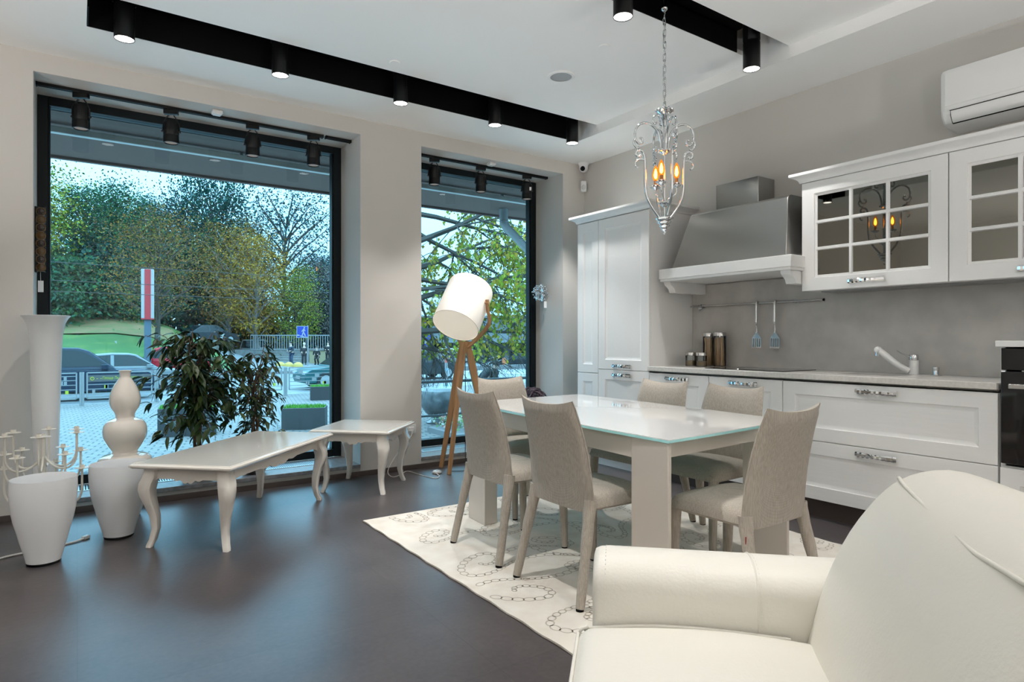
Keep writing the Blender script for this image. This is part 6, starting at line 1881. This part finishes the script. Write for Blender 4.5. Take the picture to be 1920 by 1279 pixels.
# people -----------------------------------------------------------------------------------------
M_skin = mat('skin', (0.55, 0.36, 0.28), 0.6)
M_hair = mat('dark_hair', (0.02, 0.015, 0.012), 0.6)
def skinmesh(name, verts, edges, rad, m, parent, root=0):
    me = bpy.data.meshes.new(name); me.from_pydata(verts, edges, []); me.materials.append(m)
    o = bpy.data.objects.new(name, me); COL.objects.link(o); o.parent = parent; ROOTM[o.name] = ROOTM.get(parent.name, Matrix.Identity(4))
    s = o.modifiers.new('Skin', 'SKIN'); s.use_smooth_shade = True
    for i, r_ in enumerate(rad):
        me.skin_vertices[0].data[i].radius = (r_, r_) if not isinstance(r_, tuple) else r_
        me.skin_vertices[0].data[i].use_root = (i == root)
    d = o.modifiers.new('Subd', 'SUBSURF'); d.levels = 1; d.render_levels = 1
    return o
def person(label, loc, rz, H, coat, trousers, hair=None, bend=0.0, hold=0.0, crouch=0.0):
    t = thing('person', label, 'person', loc, R(rz))
    k = H/1.75
    c = crouch
    hip = Vector((0, 0, 0.92*k*(1 - 0.5*c)))
    def up(d, lat=0): 
        a = bend
        return hip + Vector((math.sin(a)*d*k, lat*k, math.cos(a)*d*k))
    V = [hip, up(0.18), up(0.38), up(0.50), up(0.58)]
    E_ = [(0, 1), (1, 2), (2, 3), (3, 4)]
    Rd = [(0.15*k, 0.115*k), (0.14*k, 0.105*k), (0.17*k, 0.11*k), (0.075*k, 0.075*k), (0.055*k, 0.055*k)]
    def addv(p, r_, prev): V.append(p); Rd.append((r_*k, r_*k)); E_.append((prev, len(V)-1)); return len(V)-1
    h1 = addv(up(0.68), 0.088, 4); addv(up(0.78), 0.08, h1)
    arms = []; legs = []
    for s in (-1, 1):
        a = addv(up(0.42, s*0.19), 0.062, 2); e = addv(up(0.14, s*0.25) + Vector((0.03, 0, 0)), 0.048, a)
        w_ = addv(up(0.0 + 0.2*hold, s*(0.22 - 0.12*hold)) + Vector((0.10 + 0.16*hold, 0, 0)), 0.036, e); addv(V[w_] + Vector((0.07, 0, -0.06*(1-hold)))*k, 0.034, w_)
        lx = 0.10*s
        q = addv(hip + Vector((0.0, lx*k, -0.06*k)), 0.095, 0)
        kn = addv(Vector((0.06*k + 0.28*c, lx*1.05*k, 0.50*k*(1 - 0.15*c))), 0.068, q)
        an = addv(Vector((-0.02*k, lx*1.1*k, 0.09*k)), 0.048, kn)
        addv(Vector((0.14*k, lx*1.15*k, 0.045*k)), 0.042, an)
    bo = skinmesh('body', V, E_, Rd, M_skin, t)
    # coat and trousers as looser skins over the body
    Vc = [hip + Vector((0, 0, -0.16*k)), hip, up(0.18), up(0.40), up(0.50)]; Ec = [(0, 1), (1, 2), (2, 3), (3, 4)]; Rc = [(0.18*k, 0.14*k), (0.18*k, 0.14*k), (0.175*k, 0.135*k), (0.185*k, 0.13*k), (0.09*k, 0.09*k)]
    for s in (-1, 1):
        b0 = len(V) - 16 + (0 if s == -1 else 8)
        pass
    def addc(p, r_, prev): Vc.append(p); Rc.append((r_*k, r_*k)); Ec.append((prev, len(Vc)-1)); return len(Vc)-1
    for s in (-1, 1):
        a = addc(up(0.42, s*0.20), 0.082, 3); e = addc(up(0.14, s*0.255) + Vector((0.03, 0, 0)), 0.066, a); addc(up(0.02 + 0.2*hold, s*(0.225 - 0.11*hold)) + Vector((0.09 + 0.14*hold, 0, 0)), 0.054, e)
    skinmesh('coat', Vc, Ec, Rc, coat, t)
    Vt = [hip]; Et = []; Rt = [(0.16*k, 0.125*k)]
    for s in (-1, 1):
        lx = 0.10*s; b0 = len(Vt)
        Vt += [hip + Vector((0, lx*k, -0.08*k)), Vector((0.06*k + 0.28*c, lx*1.05*k, 0.50*k*(1 - 0.15*c))), Vector((-0.02*k, lx*1.1*k, 0.12*k)), Vector((-0.02*k, lx*1.1*k, 0.06*k))]
        Et += [(0, b0), (b0, b0+1), (b0+1, b0+2), (b0+2, b0+3)]; Rt += [(0.105*k,)*2, (0.080*k,)*2, (0.068*k,)*2, (0.066*k,)*2]
    skinmesh('trousers', Vt, Et, Rt, trousers, t)
    hd = up(0.735)
    MB().sphere(hd + Vector((-0.018, 0, 0.025))*k, 0.098*k, 16, 10, (1.0, 0.92, 1.08)).build('hair', hair or M_hair, t, smooth=60)
    f = MB().sphere(hd + Vector((0.092*k, 0, -0.01*k)), 0.016*k, 8, 6)
    f.build('nose', M_skin, bo, smooth=60)
    e_ = MB()
    for s in (-1, 1): e_.sphere(hd + Vector((0.084*k, s*0.033*k, 0.018*k)), 0.010*k, 8, 6)
    e_.build('eyes', M_hair, bo, smooth=60)
    sh_ = MB()
    for s in (-1, 1): sh_.loft(superbox(-0.07*k, 0.19*k, s*0.115*k - 0.048*k, s*0.115*k + 0.048*k, 0.0, 0.095*k, 0.03*k))
    sh_.build('shoes', M_black, t, smooth=50)
    return t
M_coatd = mat('coat_navy', (0.015, 0.025, 0.04), 0.8); M_coatb = mat('coat_black', (0.012, 0.012, 0.014), 0.8); M_jean = mat('jeans', (0.03, 0.05, 0.09), 0.8); M_capw = mat('cap_white', (0.6, 0.6, 0.6), 0.8)
person('person in a dark blue jacket and jeans, standing by the steps', (12.70, 46.2, G), 200, 1.72, M_coatd, M_jean, None, 0.12, 0.7)
person('person in a white cap and dark coat standing behind the sign pole', (13.45, 45.7, G), 250, 1.62, M_coatb, M_coatb, M_capw, 0.0, 0.5)
person('person in a black coat sitting low against the pale yellow wall', (14.6, 46.4, G), 240, 1.66, M_coatb, M_coatb, None, 0.25, 0.9, 0.62)
person('person in a black coat leaning on the pale yellow wall at the window frame', (15.5, 46.6, G + 0.0), 235, 1.72, M_coatb, M_coatb, None, 0.05, 1.0)
person('person with dark hair and black coat bending behind the floor lamp', (8.10, 12.9, G), 20, 1.62, M_coatb, M_coatb, None, 0.95, 0.2)

# overhead wires -----------------------------------------------------------------------------------
for k, (za, zb2, yy, lab) in enumerate(((4.6, 4.1, 31.5, 'upper overhead tram wire crossing in front of the trees'), (3.75, 3.55, 31.9, 'middle overhead tram wire crossing in front of the trees'), (3.30, 3.15, 32.3, 'lowest overhead tram wire crossing in front of the trees'))):
    t = thing('overhead_wire', lab, 'wire', (4, yy, za))
    MB().tube([(-30 + 8*i, yy, za + (zb2 - za)*i/8 - 0.10*math.sin(PI*i/8)) for i in range(9)], 0.014, 5).build('wire', M_cordb, t, world=True)

# trees ------------------------------------------------------------------------------------------------
def leafmat(name, cols): return mat(name, cols[0], 0.9, island=cols, spec=0.0)
L_green = leafmat('leaf_green', [(0.012, 0.055, 0.038), (0.020, 0.080, 0.046), (0.040, 0.105, 0.034), (0.012, 0.050, 0.042)])
L_dark = leafmat('leaf_dark_green', [(0.008, 0.036, 0.034), (0.012, 0.052, 0.042), (0.020, 0.066, 0.044)])
L_yel = leafmat('leaf_yellow', [(0.24, 0.13, 0.018), (0.34, 0.17, 0.02), (0.17, 0.12, 0.02), (0.30, 0.13, 0.025)])
L_mix = leafmat('leaf_autumn_mix', [(0.08, 0.085, 0.02), (0.16, 0.10, 0.025), (0.24, 0.095, 0.025), (0.06, 0.09, 0.022)])
L_teal = leafmat('leaf_blue_green', [(0.016, 0.052, 0.058), (0.026, 0.072, 0.074), (0.016, 0.045, 0.054), (0.036, 0.078, 0.06)])
L_gold = leafmat('leaf_yellow_green', [(0.10, 0.16, 0.02), (0.22, 0.22, 0.03), (0.07, 0.13, 0.02), (0.30, 0.19, 0.03)])
L_grey = leafmat('twig_haze', [(0.10, 0.08, 0.08), (0.14, 0.11, 0.10), (0.12, 0.12, 0.08)])
M_trunk = mat('trunk_bark', (0.045, 0.038, 0.032), 0.95); M_birch = mat('birch_bark', (0.17, 0.15, 0.14), 0.8, noise=(6, (0.08, 0.08, 0.08), 0.55, 0.6))

def tree_mesh(seed, H, CR, cb, nleaf, lsize, nbr, shape='round', twigs=True):
    rr = random.Random(seed)
    tr = MB(); lv = MB()
    top = Vector((rr.uniform(-.6, .6), rr.uniform(-.6, .6), H*0.86))
    trunk = crom([(0, 0, 0), (rr.uniform(-.15, .15), rr.uniform(-.15, .15), H*0.25), (rr.uniform(-.4, .4), rr.uniform(-.4, .4), H*0.55), top], 4)
    r0 = 0.018*H + 0.06
    tr.tube(trunk, [r0*(1 - 0.88*i/(len(trunk)-1)) for i in range(len(trunk))], 7)
    cl = []
    for k in range(nbr):
        q = cb + (0.97 - cb)*((k + rr.random())/nbr)
        i = int(q*(len(trunk)-1)); s = trunk[min(i, len(trunk)-1)]
        hh = (q - cb)/(1 - cb)
        if shape == 'round': rad = CR*math.sin(PI*min(1, 0.16 + hh*0.80))**0.6
        elif shape == 'tall': rad = CR*(0.35 + 0.75*math.sin(PI*min(1, 0.10 + hh*0.86)))
        else: rad = CR*(1.0 - 0.65*hh)
        a = k*2.399 + rr.uniform(-.4, .4)
        e = Vector((s.x + rad*math.cos(a)*rr.uniform(0.7, 1.05), s.y + rad*math.sin(a)*rr.uniform(0.7, 1.05), H*q + rad*rr.uniform(0.0, 0.5)))
        if e.z > H: e.z = H - rr.random()*0.5
        br = bez(s, s + (e-s)*0.35 + Vector((0, 0, rad*0.12)), e + Vector((0, 0, -rad*0.08)), e, 5)
        tr.tube(br, [r0*0.30*(1 - 0.85*j/5) for j in range(6)], 5)
        for j in (2, 3, 4, 5):
            for m_ in range(2):
                d = Vector((rr.uniform(-1, 1), rr.uniform(-1, 1), rr.uniform(-.4, 1))).normalized()
                L = rr.uniform(0.18, 0.42)*CR
                e2 = br[j] + d*L
                if twigs: tr.tube([br[j], br[j] + d*L*0.5 + Vector((0, 0, 0.05*L)), e2], [r0*0.07, r0*0.05, r0*0.02], 4)
                cl.append((br[j] + d*L*rr.uniform(0.5, 1.0), CR*rr.uniform(0.13, 0.26)))
    for k in range(nleaf):
        c, s = rr.choice(cl)
        p = c + Vector((rr.gauss(0, s), rr.gauss(0, s), rr.gauss(0, s*0.75)))
        n = Vector((rr.uniform(-1, 1), rr.uniform(-1, 1), rr.uniform(-1, 1))).normalized()
        u = n.orthogonal().normalized(); u.rotate(Matrix.Rotation(rr.uniform(0, 6.28), 3, n)); w = n.cross(u)
        L = lsize*rr.uniform(0.6, 1.25)
        lv.add([p, p + u*L*0.5 + w*L*0.33, p + u*L + n*L*0.15, p + u*L*0.5 - w*L*0.33], [(0, 1, 2, 3)])
    return tr, lv
TM = {}
def tree(key, label, loc, rz, args, leaf, bark, scale=1.0, group='trees across the road', name='tree', zs=1.0):
    t = thing(name, label, 'tree', loc, R(rz), group)
    if key not in TM:
        tr, lv = tree_mesh(*args)
        a = tr.build('trunk', bark, t, smooth=60); c = lv.build('crown', leaf, t)
        TM[key] = (a.data, c.data)
    else:
        for nm, me, m_ in (('trunk', TM[key][0], bark), ('crown', TM[key][1], leaf)):
            o = bpy.data.objects.new(nm, me); COL.objects.link(o); o.parent = t
            o.material_slots[0].link = 'OBJECT'; o.material_slots[0].material = m_
    t.scale = (scale, scale, scale*zs)
    return t
def tz(x, y): return gz(x, y) - 0.05
A_r = (1, 13.0, 4.6, 0.20, 15000, 0.25, 40, 'round'); A_t = (2, 15.0, 4.2, 0.18, 15000, 0.25, 44, 'tall'); A_b = (3, 12.0, 2.9, 0.22, 8500, 0.19, 34, 'tall'); A_s = (4, 15.0, 5.2, 0.22, 7500, 0.23, 44, 'round')
for key, lab, x, y, rz, args, lf, bk_, sc, *ex in (
    ('r', 'pale yellow-green tree cut by the window frame behind the amber wall lamp', -4.6, 57.0, 0, A_r, L_gold, M_trunk, 0.90),
    ('t', 'dense green tree above the grass bank, beyond the trumpet vase', 0.4, 60.0, 40, A_t, L_green, M_trunk, 0.62),
    ('r', 'broad dark green tree between the trumpet vase and the pylon sign', 2.6, 63.0, 90, A_r, L_green, M_trunk, 0.77),
    ('t', 'tall teal green tree rising behind the pylon sign', 6.3, 67.0, 10, A_t, L_teal, M_trunk, 0.75),
    ('s', 'autumn tree with visible dark branches just behind the pylon sign', 4.25, 46.5, 70, A_s, L_mix, M_trunk, 0.56),
    ('r', 'tall dark green tree in the middle of the wide window', 10.2, 65.5, 200, A_r, L_dark, M_trunk, 0.84, 'trees across the road', 'tree', 1.5),
    ('t', 'deep green tree behind the golden birch', 12.6, 67.5, 130, A_t, L_dark, M_trunk, 0.86),
    ('b', 'golden yellow birch with pale trunk', 12.3, 55.5, 0, A_b, L_yel, M_birch, 0.86),
    ('b', 'smaller russet birch leaning toward the golden one', 10.6, 57.5, 100, A_b, L_mix, M_birch, 0.90),
    ('s', 'tall open blue-green tree beside the pillar edge of the wide window', 16.6, 62.0, 20, A_s, L_teal, M_trunk, 1.06),
    ('t', 'blue-green tree farther back near the pillar edge', 19.9, 63.0, 220, A_t, L_teal, M_trunk, 0.66),
    ('b', 'pale green thin tree standing behind the underpass sign', 15.6, 55.0, 200, A_b, L_gold, M_trunk, 0.66),
    ('s', 'bare greyish tree next to the pillar above the park railing', 19.6, 58.0, 300, A_s, L_grey, M_trunk, 0.62),
    ('t', 'green tree at the back between the pylon sign and the vases', 3.9, 72.0, 300, A_t, L_dark, M_trunk, 0.62),
    ('r', 'wide green tree at the back of the park', -4.5, 67.0, 160, A_r, L_green, M_trunk, 0.62),
    ('t', 'green tree across the street in the narrow window', 38.0, 92.0, 20, A_t, L_grey, M_trunk, 1.2),
):
    tree(key, lab, (x, y, tz(x, y)), rz, args, lf, bk_, sc, *ex)
A_bush = (8, 2.6, 1.6, 0.05, 2400, 0.22, 22, 'cone')
for lab, x, y, rz, lf, sc in (('rounded green shrub at the top of the bank near the trumpet vase', -1.5, 52.0, 0, L_green, 1.35), ('large green shrub behind the tall trumpet vase', -0.2, 54.5, 60, L_green, 1.6),
    ('dark green shrub on the bank between the vases and the pylon', 1.2, 56.0, 120, L_dark, 1.3), ('pale green shrub just beside the pylon post', 2.9, 55.0, 200, L_teal, 1.0), ('low green shrub on the bank toward the pylon', 2.2, 54.0, 20, L_green, 1.0), ('green shrub behind the parked red hatchback', 4.6, 57.0, 80, L_dark, 1.25), ('big green shrub on the bank by the wall-side window frame', -2.8, 55.5, 40, L_green, 1.9), ('tall dark shrub on the bank straight above the navy estate', 0.6, 58.5, 150, L_dark, 2.0), ('broad teal shrub on the bank above the silver saloon', 2.0, 58.0, 260, L_teal, 1.8), ('leafy shrub at the foot of the autumn tree', 3.6, 58.0, 10, L_green, 1.6),
    ('dark understorey bush behind the dark parked saloon', 6.4, 62.0, 30, L_dark, 2.6), ('tall understorey bush seen over the bushy ficus', 8.4, 64.0, 100, L_dark, 3.0), ('teal understorey bush behind the pale hatchback', 10.6, 69.0, 200, L_teal, 2.8), ('dense understorey bush behind the white estate van', 13.8, 71.0, 280, L_dark, 2.6), ('autumn understorey bush under the golden birch', 14.6, 66.5, 60, L_mix, 2.0), ('teal understorey bush at the end of the park railing', 21.5, 65.0, 60, L_teal, 2.4)):
    tree('bush', lab, (x, y, tz(x, y)), rz, A_bush, lf, M_trunk, sc, 'shrubs on the grass bank', 'shrub')

# near tree whose branches fill the narrow window ---------------------------------------------------------
t = thing('street_tree', 'near yellow-green tree with dark arching branches outside the narrow window', 'tree', (5.25, 11.9, G))
rr = random.Random(77)
tr = MB(); lv = MB()
base = Vector((5.25, 11.9, G))
trunk = crom([base, base + Vector((0.05, 0, 1.2)), base + Vector((0.15, 0.05, 2.6)), base + Vector((0.5, 0.1, 4.2)), base + Vector((0.9, 0.2, 6.0))], 5)
tr.tube(trunk, [0.17*(1 - 0.6*i/(len(trunk)-1)) for i in range(len(trunk))], 9)
def twig(p, d, L, r_, lvl):
    pts = [p]; q = d.copy()
    n = 6
    for i in range(n):
        q = (q + Vector((rr.uniform(-.16, .16), rr.uniform(-.16, .16), rr.uniform(-.12, .10) - 0.05*lvl))).normalized()
        pts.append(pts[-1] + q*L/n)
    tr.tube(pts, [r_*(1 - 0.75*i/n) for i in range(n+1)], 5 if lvl < 2 else 4)
    if lvl < 3:
        for k in range((6, 6, 4)[lvl]):
            i = rr.randrange(1, n+1)
            dd = (q + Vector((rr.uniform(-1, 1), rr.uniform(-1, 1), rr.uniform(-.8, .6)))).normalized()
            twig(pts[i], dd, L*rr.uniform(0.42, 0.62), r_*0.42, lvl + 1)
    if lvl >= 2:
        for i in range(1, n+1):
            for m_ in range(rr.choice((0, 1, 1, 2, 2))):
                if pts[i].z < 0.95 + rr.uniform(-.25, .1) or pts[i].x < 5.0: continue
                c = pts[i] + Vector((rr.uniform(-.05, .05), rr.uniform(-.05, .05), -rr.uniform(0.0, .06)))
                nrm = Vector((rr.uniform(-1, 1), rr.uniform(-1, 0.4), rr.uniform(-.5, 1))).normalized()
                u = Vector((rr.uniform(-.6, .6), rr.uniform(-.4, .4), -1)).normalized(); w = nrm.cross(u).normalized(); S = rr.uniform(0.05, 0.095)
                lv.add([c, c + u*S*0.35 + w*S*0.5, c + u*S*1.1, c + u*S*0.35 - w*S*0.5], [(0, 1, 2, 3)])
for (q, d, L, r_) in ((8, (1, 0.15, 0.15), 3.4, 0.085), (10, (1, -0.1, 0.35), 3.2, 0.075), (12, (1, 0.5, 0.3), 3.6, 0.075), (14, (0.8, -0.25, 0.45), 3.2, 0.07), (16, (1, 0.3, 0.1), 3.6, 0.06), (18, (0.9, -0.2, -0.05), 3.4, 0.06),
                      (9, (0.9, 0.6, 0.0), 3.0, 0.06), (11, (1, -0.3, 0.05), 3.0, 0.055), (7, (0.9, 0.2, 0.05), 2.6, 0.05), (15, (1, 0.05, -0.25), 3.6, 0.055), (12, (1, -0.15, -0.15), 3.8, 0.06)):
    twig(trunk[q], Vector(d).normalized(), L, r_, 0)
tr.build('trunk', M_trunk, t, world=True, smooth=60)
lv.build('crown', leafmat('leaf_near', [(0.14, 0.20, 0.02), (0.24, 0.24, 0.03), (0.09, 0.15, 0.02), (0.34, 0.20, 0.03), (0.20, 0.22, 0.04)]), t, world=True)
# ================================================================== CAMERA, WORLD, VIEW
cam = bpy.data.cameras.new('camera')
cam.sensor_width = 36.0
cam.lens = 1174.0/1920.0*36.0
cam.shift_y = -3.5/1920.0
cam.clip_start = 0.05
co = bpy.data.objects.new('camera', cam); COL.objects.link(co)
co.location = (0, 0, 1.14)
co.rotation_euler = (R(90), 0, R(-34.77))
scene.camera = co

w = bpy.data.worlds.new('sky'); scene.world = w; w.use_nodes = True
nt = w.node_tree; nt.nodes.clear()
out = _n(nt, 'ShaderNodeOutputWorld'); bg = _n(nt, 'ShaderNodeBackground')
tc = _n(nt, 'ShaderNodeTexCoord'); sep = _n(nt, 'ShaderNodeSeparateXYZ'); cr = _n(nt, 'ShaderNodeValToRGB')
nt.links.new(tc.outputs['Generated'], sep.inputs[0]); nt.links.new(sep.outputs['Z'], cr.inputs['Fac'])
els = cr.color_ramp.elements
els.new(0.3); els.new(0.6)
for k, (p, g) in enumerate(((0.0, 0.27), (0.28, 0.34), (0.55, 1.0), (1.0, 1.12))):
    els[k].position = p
    els[k].color = (0.50*g, 0.87*g, 1.12*g, 1)
nt.links.new(cr.outputs['Color'], bg.inputs['Color'])
bg.inputs['Strength'].default_value = 8.0
nt.links.new(bg.outputs[0], out.inputs[0])

vs = scene.view_settings
scene.display_settings.display_device = 'sRGB'
vs.view_transform = 'Standard'; vs.look = 'None'; vs.gamma = 1.0; vs.use_curve_mapping = False
vs.exposure = 0.0
scene.cycles.use_denoising = True
scene.cycles.max_bounces = 10
scene.cycles.diffuse_bounces = 5
scene.cycles.glossy_bounces = 5
scene.cycles.transparent_max_bounces = 24
scene.cycles.sample_clamp_indirect = 30.0
scene.cycles.caustics_reflective = False
scene.cycles.caustics_refractive = False
